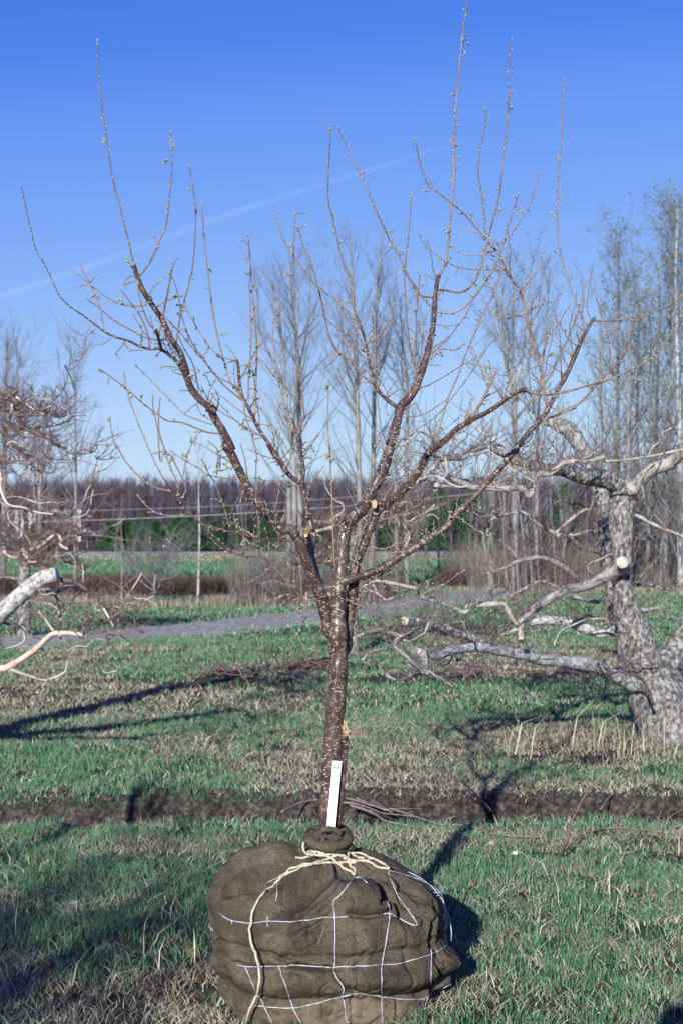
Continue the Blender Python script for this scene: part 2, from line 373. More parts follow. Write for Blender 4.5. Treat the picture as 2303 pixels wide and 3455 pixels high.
def ground_mat():
    m, t, b = mat('meadow_ground', .95, .1)
    tc = N(t, 'ShaderNodeTexCoord')
    n1 = N(t, 'ShaderNodeTexNoise', Scale=26, Detail=8, Roughness=.7); t.links.new(tc.outputs['Object'], n1.inputs['Vector'])
    n2 = N(t, 'ShaderNodeTexNoise', Scale=1.4, Detail=8, Roughness=.65); t.links.new(tc.outputs['Object'], n2.inputs['Vector'])
    straw = ramp(t, n1.outputs[0], [(.3, (.018, .015, .012)), (.5, (.055, .047, .037)), (.68, (.15, .13, .10))]).outputs[0]
    green = ramp(t, n1.outputs[0], [(.3, (.010, .032, .014)), (.5, (.028, .085, .038)), (.7, (.07, .16, .075))]).outputs[0]
    soil = ramp(t, n1.outputs[0], [(.36, (.012, .009, .009)), (.5, (.042, .031, .031)), (.64, (.12, .095, .09))]).outputs[0]
    ga = N(t, 'ShaderNodeAttribute', attribute_name='green'); sa = N(t, 'ShaderNodeAttribute', attribute_name='soil'); wa = N(t, 'ShaderNodeAttribute', attribute_name='wood')
    ov = N(t, 'ShaderNodeMath', operation='MULTIPLY_ADD'); ov.inputs[1].default_value = 1.0
    t.links.new(ga.outputs['Fac'], ov.inputs[0])
    m2 = N(t, 'ShaderNodeMapRange'); m2.inputs[1].default_value = .3; m2.inputs[2].default_value = .7; m2.inputs[3].default_value = -.35; m2.inputs[4].default_value = .35
    t.links.new(n2.outputs[0], m2.inputs[0]); t.links.new(m2.outputs[0], ov.inputs[2]); ov.use_clamp = True
    c = mix(t, ov.outputs[0], straw, green); c = mix(t, sa.outputs['Fac'], c, soil)
    c = mix(t, wa.outputs['Fac'], c, (.105, .072, .066))
    t.links.new(c, b.inputs['Base Color'])
    bump(t, b, n1.outputs[0], .9, .02)
    return m
M['ground'] = ground_mat()
Vg = np.stack([X, Y, Z], -1).reshape(-1, 3)
g = np_mesh('ground', Vg, F, 4, M['ground'], attrs={'green': green_mask(X, Y).ravel(), 'soil': soil_mask(X, Y).ravel(), 'wood': sst(106, 111, Y).ravel()}, smooth=True)
tag(g, 'meadow ground with green grass, straw and a dark rut of bare soil', 'ground', kind='structure')

# gravel track, far road
def strip(name, pts, half, dz, m, label, cat):
    P = catmull([(a, b, 0) for a, b in pts], 14)
    T = np.gradient(P, axis=0); T /= np.linalg.norm(T, axis=1)[:, None]; Nn = np.stack([T[:, 1], -T[:, 0]], 1)
    K = 9; V = []
    for i in range(len(P)):
        for k in range(K):
            s = (k / (K - 1) * 2 - 1) * half * (1 + (.09 * math.sin(i * 1.7) if k in (0, K - 1) else 0))
            x, y = P[i, 0] + Nn[i, 0] * s, P[i, 1] + Nn[i, 1] * s
            V.append((x, y, float(height(np.array(x), np.array(y))) + dz * (1 - abs(k / (K - 1) * 2 - 1) ** 6 * .9)))
    I = np.arange(len(V)).reshape(-1, K)
    Fq = np.stack([I[:-1, :-1], I[:-1, 1:], I[1:, 1:], I[1:, :-1]], -1).reshape(-1, 4)
    return tag(np_mesh(name, V, Fq, 4, m, smooth=True), label, cat, kind='structure')
def catmull(P, n):
    P = np.asarray(P, float)
    if len(P) < 3: return np.stack([P[0] + (P[-1] - P[0]) * t for t in np.linspace(0, 1, max(2, n + 1))])
    Q = np.concatenate([[2 * P[0] - P[1]], P, [2 * P[-1] - P[-2]]]); out = []
    t = np.linspace(0, 1, n, endpoint=False)[:, None]
    for i in range(1, len(Q) - 2):
        a, b, c, d = Q[i - 1], Q[i], Q[i + 1], Q[i + 2]
        out.append(.5 * ((2 * b) + (-a + c) * t + (2 * a - 5 * b + 4 * c - d) * t ** 2 + (-a + 3 * b - 3 * c + d) * t ** 3))
    return np.concatenate(out + [P[-1:]])
M['gravel'] = noisemat('grey_gravel', [(.32, (.12, .118, .10)), (.5, (.30, .29, .25)), (.66, (.52, .505, .44))], 9, .95, .9, .03, 14)
strip('gravel_track', [(-16, 12.0), (-9, 17.2), (-5.1, 20.6), (-3, 23.0), (-1, 26.3), (1.3, 31.5), (3.6, 37.2), (7, 46), (15, 62)], 1.15, .02, M['gravel'], 'pale grey gravel track curving across the meadow', 'track')
strip('far_road', [(-60, 101.5), (-30, 102), (0, 102.5), (40, 103), (80, 104)], 2.6, .12, M['gravel'], 'thin grey road at the foot of the wooded hill', 'road')

# ================================================================== GRASS
def in_ball(x, y, r=.345): return (x + .05) ** 2 + (y - 5.0) ** 2 < r * r
def blades(n, y0, y1, wd, hmul, margin=1.25, straw_bias=0.0):
    yy = np.sqrt(rng.random(n) * (y1 ** 2 - y0 ** 2) + y0 ** 2)
    half = yy * .2399 * margin + .3
    xx = (rng.random(n) * 2 - 1) * half
    so = soil_mask(xx, yy); gr = green_mask(xx, yy)
    clump = .6 * fbm(xx * 7, yy * 7, 3) + .4 * fbm(xx * 17 + 8, yy * 17, 2)
    keep = (rng.random(n) > so * .93) & (~in_ball(xx, yy)) & (rng.random(n) < np.where(yy < 24, .10 + 1.5 * sst(.3, .7, clump), .9))
    # gravel track stays clear
    tr = np.array([(-16, 12.0), (-9, 17.2), (-5.1, 20.6), (-3, 23.0), (-1, 26.3), (1.3, 31.5), (3.6, 37.2), (7, 46)])
    dmin = np.full(n, 99.)
    for (a, b_) in zip(tr[:-1], tr[1:]):
        ab = b_ - a; tt = np.clip(((xx - a[0]) * ab[0] + (yy - a[1]) * ab[1]) / (ab @ ab), 0, 1)
        dmin = np.minimum(dmin, np.hypot(xx - a[0] - tt * ab[0], yy - a[1] - tt * ab[1]))
    keep &= dmin > .15 + 1.15 * fbm(xx * 1.3, yy * 1.3, 3) * (1 + .3 * rng.random(n))
    xx, yy, so, gr, clump = xx[keep], yy[keep], so[keep], gr[keep], clump[keep]; n = len(xx)
    isg = rng.random(n) < np.clip(gr * .52 + .06 - .08 * sst(8.3, 6.5, yy) + .7 * (fbm(xx * 2.7 + 50, yy * 1.6, 3) - .5) - straw_bias + .55 * sst(40, 50, yy) * (gr > .5), .04, .85) * (1 - .5 * so)
    zz = height(xx, yy)
    a = rng.random(n) * 2 * math.pi
    tuft = sst(.45, .7, clump)
    h = np.where(isg, .030 + .05 * rng.random(n) ** 1.5 + .035 * tuft, .02 + .035 * rng.random(n) + .03 * (rng.random(n) > .85)) * hmul
    lean = np.where(isg, .15 + .5 * rng.random(n), .5 + 1.6 * rng.random(n)) * h
    L2 = np.where(isg, 1, 1.0) * lean
    wdt = wd * (.6 + .8 * rng.random(n)) * np.where(isg, 1.0, .85)
    fx, fy = rng.normal(size=n), rng.normal(size=n) * .5; fl = np.hypot(fx, fy) + 1e-6; fx, fy = fx / fl, fy / fl  # width dir
    dx, dy = np.cos(a), np.sin(a)
    base = np.stack([xx, yy, zz - .004], 1); W = np.stack([fx, fy, np.zeros(n)], 1) * wdt[:, None] / 2
    D = np.stack([dx, dy, np.zeros(n)], 1); U = np.array([0, 0, 1.])
    mid = base + D * (L2 * .35)[:, None] + U * (h * .6)[:, None]; tip = base + D * L2[:, None] + U * h[:, None]
    V = np.stack([base - W, base + W, mid + W * .8, mid - W * .8, tip], 1).reshape(-1, 3)
    i0 = np.arange(n) * 5
    T = np.concatenate([np.stack([i0, i0 + 1, i0 + 2], 1), np.stack([i0, i0 + 2, i0 + 3], 1), np.stack([i0 + 3, i0 + 2, i0 + 4], 1)])
    r = rng.random((n, 1)) ** 1.3; s = rng.random((n, 1))
    cg = np.array([.012, .076, .034]) * (1 - r) + np.array([.092, .235, .122]) * r
    cg = cg * (1 - .25 * s) + np.array([.15, .24, .14]) * .25 * s
    cs = np.array([.15, .125, .085]) * (1 - r) + np.array([.57, .54, .44]) * r
    br = (rng.random((n, 1)) < .30); cs = np.where(br, cs * np.array([.55, .45, .42]), cs)
    col = np.where(isg[:, None], cg, cs)
    return V, T, np.repeat(col, 5, 0)
parts = [blades(120000, 4.2, 7.8, .0036, .82), blades(125000, 7.6, 13, .0052, .85), blades(100000, 13, 22, .009, .95), blades(95000, 22, 42, .014, 1.15, 1.4), blades(95000, 42, 104, .045, 1.6, 1.6)]
V = []; T = []; Cc = []; o = 0
for v, t_, c in parts:
    V.append(v); T.append(t_ + o); Cc.append(c); o += len(v)
gr = np_mesh('meadow_grass', np.concatenate(V), np.concatenate(T), 3, M['grass'], np.concatenate(Cc))
tag(gr, 'short green grass mixed with dry straw covering the meadow', 'grass', kind='stuff')

# clods of dug soil along the rut
def clods():
    mb = MB()
    for k in range(1500):
        x = random.uniform(-2.9, 2.9); big = random.random() < .12; y = float(trench_c(np.array(x))) + (random.gauss(.30, .06) if random.random() < .55 else random.gauss(-.1, .22)); r = random.uniform(.018, .04) if big else random.uniform(.006, .018)
        z = float(height(np.array(x), np.array(y))); mb.blob((x, y, z + r * .3), (r, r * .8), (random.gauss(0, .4), random.gauss(0, .4), 1), seg=6, lumpy=.35)
    M['clod'] = noisemat('dug_soil', [(.3, (.018, .013, .013)), (.7, (.095, .072, .068))], 30, .95, .6, .01)
    tag(mb.build('soil_clods', M['clod'], smooth=False), 'crumbly dark clods of dug soil strewn along the rut', 'soil', kind='stuff')
clods()
# ================================================================== THE BALLED FRUIT TREE
YB = 5.0; XB = -.048
tree = empty('balled_fruit_tree', (XB, YB, 0), 'young leafless fruit tree with reddish speckled bark standing in a burlap root ball', 'tree')

# ---- burlap ball
prof = np.array([(-.02, .33), (0, .345), (.05, .368), (.105, .376), (.12, .371), (.135, .378), (.2, .405), (.265, .409), (.28, .404), (.295, .409), (.34, .398), (.385, .364), (.43, .305), (.465, .235), (.49, .165), (.505, .10), (.515, .065), (.53, .05), (.55, .05)])
BUMPS = [  # n-crop centre x,y, radii x,y, angle, amplitude (m)
    (1275, 850, 62, 88, .1, .050), (1270, 1020, 28, 60, 0, .025), (820, 500, 130, 90, -.25, .050), (950, 560, 60, 50, 0, .020), (250, 430, 150, 60, -.55, .028), (420, 330, 170, 30, -.35, .030),
    (560, 480, 60, 150, .9, -.022), (620, 590, 150, 22, -.55, -.016), (300, 610, 90, 100, 0, .010), (250, 520, 100, 50, -.3, .018), (520, 640, 110, 110, 0, .012), (830, 700, 110, 100, 0, .020), (1080, 640, 90, 120, .3, .014),
    (1140, 520, 60, 140, -.5, .016), (450, 720, 150, 60, .1, .010), (850, 890, 190, 50, .08, .026), (600, 910, 60, 60, 0, .010), (420, 950, 60, 80, 0, .010), (1070, 900, 110, 70, -.1, .012), (640, 850, 130, 10, .1, -.012),
    (700, 880, 60, 30, .6, -.012), (1290, 880, 10, 150, .05, -.040), (1195, 700, 10, 140, -.15, -.014), (1190, 900, 9, 90, .0, -.016), (930, 480, 22, 60, -.4, -.040), (1020, 560, 90, 14, .9, -.018), (1120, 600, 12, 60, -.5, -.012), (390, 420, 130, 16, -.55, -.020), (330, 470, 100, 12, -.4, -.016),
    (850, 390, 90, 60, 0, -.012), (1150, 830, 60, 90, 0, .010), (180, 640, 60, 120, .1, .010)]
nth, nz = 700, 380
zt = np.linspace(0, 1, nz); pz = np.interp(zt, np.linspace(0, 1, len(prof)), prof[:, 0]); pr = np.interp(zt, np.linspace(0, 1, len(prof)), prof[:, 1])
for _ in range(4):
    pz[1:-1] = (pz[:-2] + 2 * pz[1:-1] + pz[2:]) / 4; pr[1:-1] = (pr[:-2] + 2 * pr[1:-1] + pr[2:]) / 4
th = np.linspace(0, 2 * math.pi, nth, endpoint=False)
TH, PZ = np.meshgrid(th, pz); PR = np.repeat(pr[:, None], nth, 1)
top = sst(.30, .50, PZ)
disp = .0045 * (fbm(TH * 22 + 3 * fbm(TH * 4, PZ * 20, 2), PZ * 60, 3) - .5) * 2 + .022 * (fbm(np.cos(TH) * 3 + 8, np.sin(TH) * 3 + PZ * 7, 4) - .5) * 2 * (1 - .6 * top)
fold = 1 - np.abs(2 * vn(TH * 10 / math.pi + 3 * vn(TH * 2, PZ * 5), PZ * 2.5) - 1)
disp += top * (1 - sst(.495, .515, PZ)) * .040 * (fold ** 2 - .5)
brk = .35 + .9 * vn(TH * 3.1 + 4, PZ * 0 + 2); disp += -.024 * brk * np.exp(-np.abs((PZ - .118 - .014 * np.sin(TH * 3) - .010 * (vn(TH * 6, PZ * 0) - .5)) / .012) ** 1.3) - .012 * (1.3 - brk) * np.exp(-np.abs((PZ - .272 - .012 * np.sin(TH * 5 + 1)) / .010) ** 1.3) + .014 * np.exp(-((PZ - .165) / .03) ** 2)
seam = np.abs(((TH / (2 * math.pi) * 14) % 1) - .5); disp += -.012 * np.exp(-np.abs((.5 - seam) / .05) ** 1.3) * (1 - top)
wr = np.abs(2 * vn(TH * 9 + 2.5 * vn(TH * 3, PZ * 12), PZ * 9 + 3) - 1); disp += -.010 * np.exp(-(wr / .10) ** 2) * (1 - top) * sst(.35, .6, vn(TH * 3 + 9, PZ * 8))
def proj(P):
    d = P - np.array([0, 0, CAMZ]); f = np.array([0, math.cos(PITCH), math.sin(PITCH)]); u = np.array([0, -math.sin(PITCH), math.cos(PITCH)])
    dep = d @ f; return CX + d[..., 0] / dep * FPX, CY - (d @ u) / dep * FPX
P0 = np.stack([XB + PR * np.cos(TH), YB + PR * np.sin(TH), PZ], -1)
sx, sy = proj(P0); qx = (sx - 650) * 1.4933; qy = (sy - 2700) * 1.4933
front = sst(.15, -.25, np.sin(TH) - 0.12)          # the side turned to the camera
for (bx, by, rx, ry, an, am) in BUMPS:
    ex, ey = qx - bx, qy - by; u_ = ex * math.cos(an) + ey * math.sin(an); v_ = -ex * math.sin(an) + ey * math.cos(an)
    disp += 2.0 * am * np.exp(-(np.abs(u_ / rx) ** 2.6 + np.abs(v_ / ry) ** 2.6)) * (front if bx < 1250 else sst(.5, .1, np.sin(TH)))
CREASE = [(.026, 9, '536,605 622,515 708,481'), (.022, 8, '303,476 370,424 408,405'), (.026, 9, '379,410 456,362 527,319 556,300'), (.018, 9, '170,577 189,524 232,462 275,405'), (.026, 9, '913,548 923,500 937,472 970,496'),
    (.018, 8, '1128,586 1166,624 1185,681 1190,738'), (.016, 7, '1197,858 1190,976'), (.034, 9, '1309,738 1299,834 1285,924 1247,943 1190,977'), (.026, 8, '489,834 570,838 646,848 694,843 732,905 770,938 794,957 866,977 947,991'),
    (.016, 9, '747,453 818,438 875,415'), (.024, 9, '775,588 842,595 928,586 966,572'), (.014, 8, '585,700 590,640 640,600'), (.012, 8, '500,900 515,860 525,835'), (.014, 9, '440,500 470,420 560,330'), (.012, 8, '850,760 830,820 800,840'),
    (.016, 8, '1010,430 1040,520 1100,590'), (.012, 8, '210,820 300,840 400,836 480,836'), (.014, 8, '640,640 560,690 545,760'), (.012, 8, '420,700 400,760 470,820')]
for (am, wd_, st_) in CREASE:
    pp = [tuple(float(v) for v in a.split(',')) for a in st_.split()]; cc = catmull([(a, b, 0) for a, b in pp], 5)[:, :2]; dm = np.full(qx.shape, 1e9); tn = np.zeros(qx.shape)
    for k in range(len(cc) - 1):
        a, b = cc[k], cc[k + 1]; ab = b - a; tt = np.clip(((qx - a[0]) * ab[0] + (qy - a[1]) * ab[1]) / (ab @ ab + 1e-9), 0, 1); dd_ = np.hypot(qx - a[0] - tt * ab[0], qy - a[1] - tt * ab[1])
        dm = np.minimum(dm, dd_)
    msk = front if pp[0][0] < 1250 else sst(.5, .1, np.sin(TH))
    disp += msk * (-am * np.exp(-(dm / wd_) ** 1.5) + am * .35 * np.exp(-((dm - wd_ * 3.2) / (wd_ * 2)) ** 2))
elev = np.clip(PZ / .5, 0, 1) ** 3
Nr = np.stack([np.cos(TH) * (1 - elev * .55), np.sin(TH) * (1 - elev * .55), elev * .8], -1); Nr /= np.linalg.norm(Nr, axis=-1)[..., None]
PB = P0 + Nr * disp[..., None]
PB[..., 2] = np.maximum(PB[..., 2], -.03)
I = np.arange(nz * nth).reshape(nz, nth); I2 = np.roll(I, -1, 1)
FB = np.stack([I[:-1], I2[:-1], I2[1:], I[1:]], -1).reshape(-1, 4)
dirt = sst(.10, .02, PZ) * .8 + .9 * np.exp(-(((qx - 850) / 330) ** 2 + ((qy - 1060) / 80) ** 2)) * front
ball = np_mesh('burlap_ball', PB.reshape(-1, 3) - np.array([XB, YB, 0]), FB, 4, M['burlap'], parent=tree, attrs={'dirt': np.clip(dirt, 0, 1).ravel()}, smooth=True)
bvh = BVHTree.FromPolygons([tuple(p) for p in PB.reshape(-1, 3)], FB.tolist())
def on_ball(x, y, off=.003):
    o = Vector((0, 0, CAMZ)); d = (at(x, y, YB) - o).normalized(); h, n, i, ds = bvh.ray_cast(o, d)
    if h is None:
        p = at(x, y, YB); h, n, i, ds = bvh.find_nearest(p)
        if (h - p).length > .03: return p
    if n.dot(d) > 0: n = -n
    return h + n * off
def ball_line(path, off=.003, n=14, sm=3):
    pts = px(path); q = catmull([(a, b, 0) for a, b in pts], n)
    P = np.array([on_ball(a, b, off) for a, b, _ in q])
    for _ in range(sm): P[1:-1] = (P[:-2] + 2 * P[1:-1] + P[2:]) / 4
    return P
def off_ball(path, Ys, n=8):
    pts = px(path); return catmull([at(a, b, Yv) for (a, b), Yv in zip(pts, Ys)], n)
LOC = np.array([XB, YB, 0])
wm = MB(); WR = .0017
WIRES = ['x130,950 260,1025 440,1050 640,1035 860,1040 1100,1010 1350,985 1480,980',
         'y450,962 510,955 600,990 700,1050 770,1070 800,1060 770,1010 700,925 730,900',
         'y0,1515 200,1508 420,1490', 'y420,1490 600,1478 780,1430 940,1375 1060,1320 1145,1260',
         'x310,1495 420,1518 560,1515 750,1510 870,1500 1040,1510 1200,1520 1350,1518 1568,1515',
         'x500,1920 650,1935 900,1945 1050,1925 1250,1870 1430,1820 1568,1800', 'y0,1820 150,1800 400,1830 600,1850 820,1855 920,1815 1080,1725 1150,1690',
         'x1550,580 1450,690 1400,760 1340,820 1350,980 1350,1250 1345,1500 1350,1600 1380,1650 1430,1740 1425,1810 1440,1880 1460,2000 1480,2110',
         'y470,790 500,880 512,950 480,1180 425,1490 425,1700 430,1830 425,1960 440,2110',
         'y495,510 540,620 580,740 640,820 700,905 770,1000', 'y150,575 210,575 270,630',
         'y930,1300 945,1370 940,1540 940,1700', 'y910,1830 880,1920 850,2030', 'x740,630 735,720 720,820', 'x635,980 640,1090', 'x265,1020 266,1065',
         'x395,1510 460,1640 540,1810 600,1920 690,2100', 'x750,1510 800,1630 860,1800 905,1940 990,2110', 'x625,625 680,595 740,570']
for s_ in WIRES: wm.tube(ball_line(s_), WR, 5)
wm.tube(off_ball('y500,490 700,545 830,590 930,640 1045,725 1080,830 1130,980 1160,1120 1160,1235', [4.82, 4.9, 4.93, 4.95, 5.0, 5.03, 5.03, 5.02, 5.0]), WR, 5)
wm.tube(off_ball('y870,735 1045,725 1175,730', [4.96, 5.0, 5.14]), WR, 5)
wm.tube(off_ball('y700,910 860,830 1045,740', [4.74, 4.9, 5.0]), WR, 5)
wm.tube(off_ball('y580,440 700,490 800,560 860,640', [5.1, 5.14, 5.16, 5.15]), WR, 5)
# the far side of the basket
def radial(t_, z):
    o_ = Vector((XB + math.cos(t_) * 2, YB + math.sin(t_) * 2, z)); d_ = Vector((-math.cos(t_), -math.sin(t_), 0)); h, n, i, ds = bvh.ray_cast(o_, d_)
    return np.array(h) + np.array((math.cos(t_), math.sin(t_), 0)) * .003
for z_ in (.03, .125, .272):
    wm.tube(np.array([radial(t_, z_) for t_ in np.linspace(R(-12), R(192), 60)]), WR, 5)
for k in range(8):
    t_ = R(4 + k * 25)
    wm.tube(np.array([radial(t_, z_) for z_ in np.linspace(.01, .45, 18)]), WR, 5)
for o_ in (wm,): pass
wob = wm.build('wire_basket', M['wire'], ball, loc=tuple(LOC)); wob.location = (0, 0, 0)
# stitching
st = MB()
P = ball_line('x1235,1090 1215,1150 1190,1220 1150,1300', .0025, 8)
for i in range(0, len(P) - 1, 2): st.tube(P[i:i + 2], .0011, 4)
so_ = st.build('seam_stitching', M['rope'], ball, loc=tuple(LOC)); so_.location = (0, 0, 0)

# ---- rolled burlap collar round the trunk
kn = MB()
def coil(path, Ys, r0, r1, sides=20, n=10):
    pts = px(path); P = catmull([at(a, b, Yv) for (a, b), Yv in zip(pts, Ys)], n); m_ = len(P)
    s_ = np.linspace(0, 1, m_); rr = r0 + (r1 - r0) * s_
    rr = rr * (.75 + .25 * np.sin(np.pi * np.clip(s_ * 1.05, 0, 1)) ** .5) * (1 + .10 * np.sin(s_ * 17) + .05 * rng.standard_normal(m_))
    kn.tube(P, rr, sides, wob=.05)
coil('x1060,170 1110,200 1200,230 1320,235 1430,205 1475,150 1455,110', [4.98, 4.955, 4.93, 4.925, 4.94, 4.97, 5.01], .020, .021)
coil('x1060,150 1090,110 1150,100 1180,150', [5.0, 5.02, 5.0, 4.95], .016, .014)
coil('x1455,110 1430,60 1330,30 1200,50 1100,90 1060,150', [5.0, 5.04, 5.07, 5.07, 5.05, 5.0], .018, .018)
coil('x1180,150 1195,90 1240,60 1320,55 1390,80 1400,130', [4.93, 4.925, 4.92, 4.92, 4.925, 4.94], .009, .010)
coil('x1215,200 1230,140 1260,110', [4.915, 4.92, 4.93], .010, .007)
for k in range(9):
    a = R(-28 - k * 8); cxp, cyp = 1250 + k * 9, 120 + k * 6
    kn.tube(catmull([at(*px('x%f,%f' % (cxp, cyp + 22))[0], 4.925), at(*px('x%f,%f' % (cxp + 55, cyp - 2))[0], 4.917), at(*px('x%f,%f' % (cxp + 105, cyp - 22))[0], 4.93)], 4), [.0032] * 9, 5, mat=0)
coil('x1490,235 1530,250 1555,262', [4.97, 4.99, 5.02], .014, .008)
ko = kn.build('rolled_collar', M['burlap'], ball, loc=tuple(LOC)); ko.location = (0, 0, 0)

# ---- rope
rp = MB(); RR = .0043
def rope(path, off=.006, Ys=None, r=RR, stand=0):
    P = ball_line(path, off, 16, 4) if Ys is None else off_ball(path, Ys, 16)
    if stand:
        k_ = sst(.35, .75, np.linspace(0, 1, len(P)))[:, None] * stand; P = P + (np.array([0, 0, CAMZ]) - P) / 4.8 * k_
    L = np.concatenate([[0], np.cumsum(np.linalg.norm(np.diff(P, axis=0), axis=1))])
    nn = max(8, int(L[-1] / .0035)); s_ = np.linspace(0, L[-1], nn)
    Q = np.stack([np.interp(s_, L, P[:, i]) for i in range(3)], 1)
    T_ = np.gradient(Q, axis=0); T_ /= np.linalg.norm(T_, axis=1)[:, None]
    A = np.cross(T_, (0.1, -1, .2)); A /= np.linalg.norm(A, axis=1)[:, None]; B = np.cross(T_, A)
    for k in range(3):                                   # three twisted strands
        ph = s_ / .018 * 2 * math.pi + k * 2.094
        rp.tube(Q + (A * np.cos(ph)[:, None] + B * np.sin(ph)[:, None]) * r * .48, r * .58, 5)
rope('x920,360 1000,375 1120,350 1230,320', .008)
rope('x1568,410 1380,420 1160,430 1000,465 830,560 700,650 560,790 490,920 462,1060 475,1220 520,1380 555,1520 565,1650 530,1800 480,1900 430,2040 415,2120', .007, stand=.055)
rope('y0,425 130,405 340,390', .008)
rope('x740,570 880,490 1040,440 1230,400 1400,330', .008)
rope('x1140,290 1300,380 1420,470 1550,570', .012); rope('y60,275 110,420 150,575', .014)
rope('y0,300 120,310 250,350 360,385 430,430 510,490', .009); rope('y0,345 100,380 200,395 300,420 400,470 500,490', .006)
rope('x1020,195 1010,250 1040,310 1120,330', Ys=[4.93, 4.92, 4.9, 4.87])
rope('x1040,310 1180,295 1330,295 1500,300 y60,320 200,360 340,385', .010)
rope('x1180,310 1330,330 1480,370 y30,385', .012); rope('x1060,330 1250,345 1400,300 1568,330', .014)
for k in range(26):                                      # frayed fibres
    q = px('x%f,%f' % (random.uniform(600, 1500), 0))[0]
cs = [('x700,650'), ('x1200,430'), ('x500,920'), ('x555,1520'), ('y130,500'), ('y150,560'), ('x830,560'), ('x540,1400')]
for c_ in cs:
    for k in range(4):
        p = np.array(on_ball(*px(c_)[0], .01)) + rng.normal(size=3) * .004; d_ = rng.normal(size=3) * .012; d_[1] = -abs(d_[1])
        rp.tube(catmull([p, p + d_ * .6 + rng.normal(size=3) * .002, p + d_], 3), .0004, 3)
ro = rp.build('jute_rope', M['rope'], ball, loc=tuple(LOC)); ro.location = (0, 0, 0)

# ---- limbs traced through the crown: (kind, w0, w1 (photo px), y offset start, end, path)
TR = []
def L(kind, w0, w1, dy0, dy1, path, **kw): TR.append(dict(kind=kind, w0=w0, w1=w1, dy0=dy0, dy1=dy1, p=px(path), **kw))
L('trunk', 66, 60, 0, 0, 'm655,1850 665,1750 690,1300 720,800 745,400 775,0 z778,1520 k738,2200 742,2000')
L('trunk_stub', 17, 20, -.02, -.035, 'm830,1650 850,1300 880,1000 900,700 915,450 918,250', cut=1)
L('limb', 54, 42, 0, .0, 'k742,2100 745,1900 750,1650 770,1350 795,1100 810,880 850,680', key='R1')
L('limb', 43, 14, 0, .25, 'k830,720 850,650 1000,520 1150,330 1230,150 1310,0 d1160,1540 1200,1400 1250,1220 1275,1120 1340,1050 1400,930 1440,800 1470,680 1490,560 1500,420 1515,290 1527,255', cut=1)
L('limb', 50, 30, .01, -.08, 'k720,2130 640,2060 590,1850 520,1600 420,1400 330,1150 255,960 180,800')
L('limb', 34, 15, -.08, -.40, 'k190,820 120,730 20,740 g500,560 440,520 390,450 330,370 260,270 200,150 150,50 110,0 d160,1400 100,1280 50,1200 10,1110 c1420,1150 1340,1090 1270,1010 1240,930 1225,860 1190,760 1130,670 1080,560 1030,480 980,410 940,340 905,250 883,180', cut=1)
L('limb', 15, 2.6, None, -.62, 'c1260,1000 1190,850 1130,790 1060,740 990,740 920,720 860,690 780,665 700,630 620,570 540,510 460,455 390,380 340,270 290,170 250,110 220,20 a150,1080 130,1000 115,930 100,860', pw=2.6)
L('limb', 26, 20, -.05, .0, 'k200,1000 260,960 320,900 340,800 320,720', cut=1)
L('limb', 22, 15, 0, .05, 'k360,740 g690,560 660,440 630,300 620,260')
L('limb', 16, 10, .05, .0, 'g620,260 530,190 400,0 d530,1560 420,1390 340,1270 290,1170 230,1050 210,950 205,870 195,810', cut=1)
L('limb', 14, 9, .05, .15, 'g622,265 635,180 620,80 600,0 d625,1480 600,1300', cut=1)
L('limb', 26, 22, .05, .07, 'k500,1480 450,1300 400,1100 375,960 345,820')
L('limb', 40, 34, .06, .04, 'k800,2380 860,2250 880,2000 920,1700 950,1450 955,1300')
L('limb', 33, 26, .04, .02, 'k950,1320 1000,1120 1080,930 1180,680 1240,520 1270,400', cut=1)
L('limb', 30, 13, .03, -.35, 'k1180,650 g1130,430 1180,390 1250,340 1330,260 1400,170 1440,80 1500,0 d1450,1430 1500,1390 1568,1340 e80,1260 180,1200 280,1150 370,1090 440,1040 510,1005 545,1005', cut=1)
L('limb', 30, 11, -.02, .20, 'k790,1440 870,1400 1000,1360 1150,1320 1373,1210 g1050,860 1180,800 1300,720 1400,660 1500,590 1568,545 h100,430 200,330 300,220 400,110 480,20 e400,1460 500,1350 600,1230 660,1160 690,1110 740,1010 790,930 850,800 890,700 940,600 985,530', cut=1)
L('limb', 14, 8, None, .35, 'd1260,1130 1190,1080 1140,1030 1100,960 1080,880 1060,780 1040,680 1010,580 985,520')
L('limb', 12, 6, None, .45, 'e680,1130 655,1030 640,930 610,800 580,700 545,560 520,440 490,350 450,290 400,200 330,90')
L('limb', 9, 5, None, -.5, 'k150,880 g470,630 330,620 240,595 150,575 0,540 f1440,570 1330,520 1260,460 1200,390 1140,310 1080,220')
L('limb', 12, 5, None, -.3, 'k330,1560 g650,1040 600,990 520,900 430,800 360,740 230,735 140,690 60,620 0,565')
L('limb', 10, 7, None, -.25, 'e170,1200 185,1170 240,1080 290,980 335,880', cut=1)
L('limb', 11, 9, None, -.5, 'c1070,750 1050,670 1030,600', cut=1)
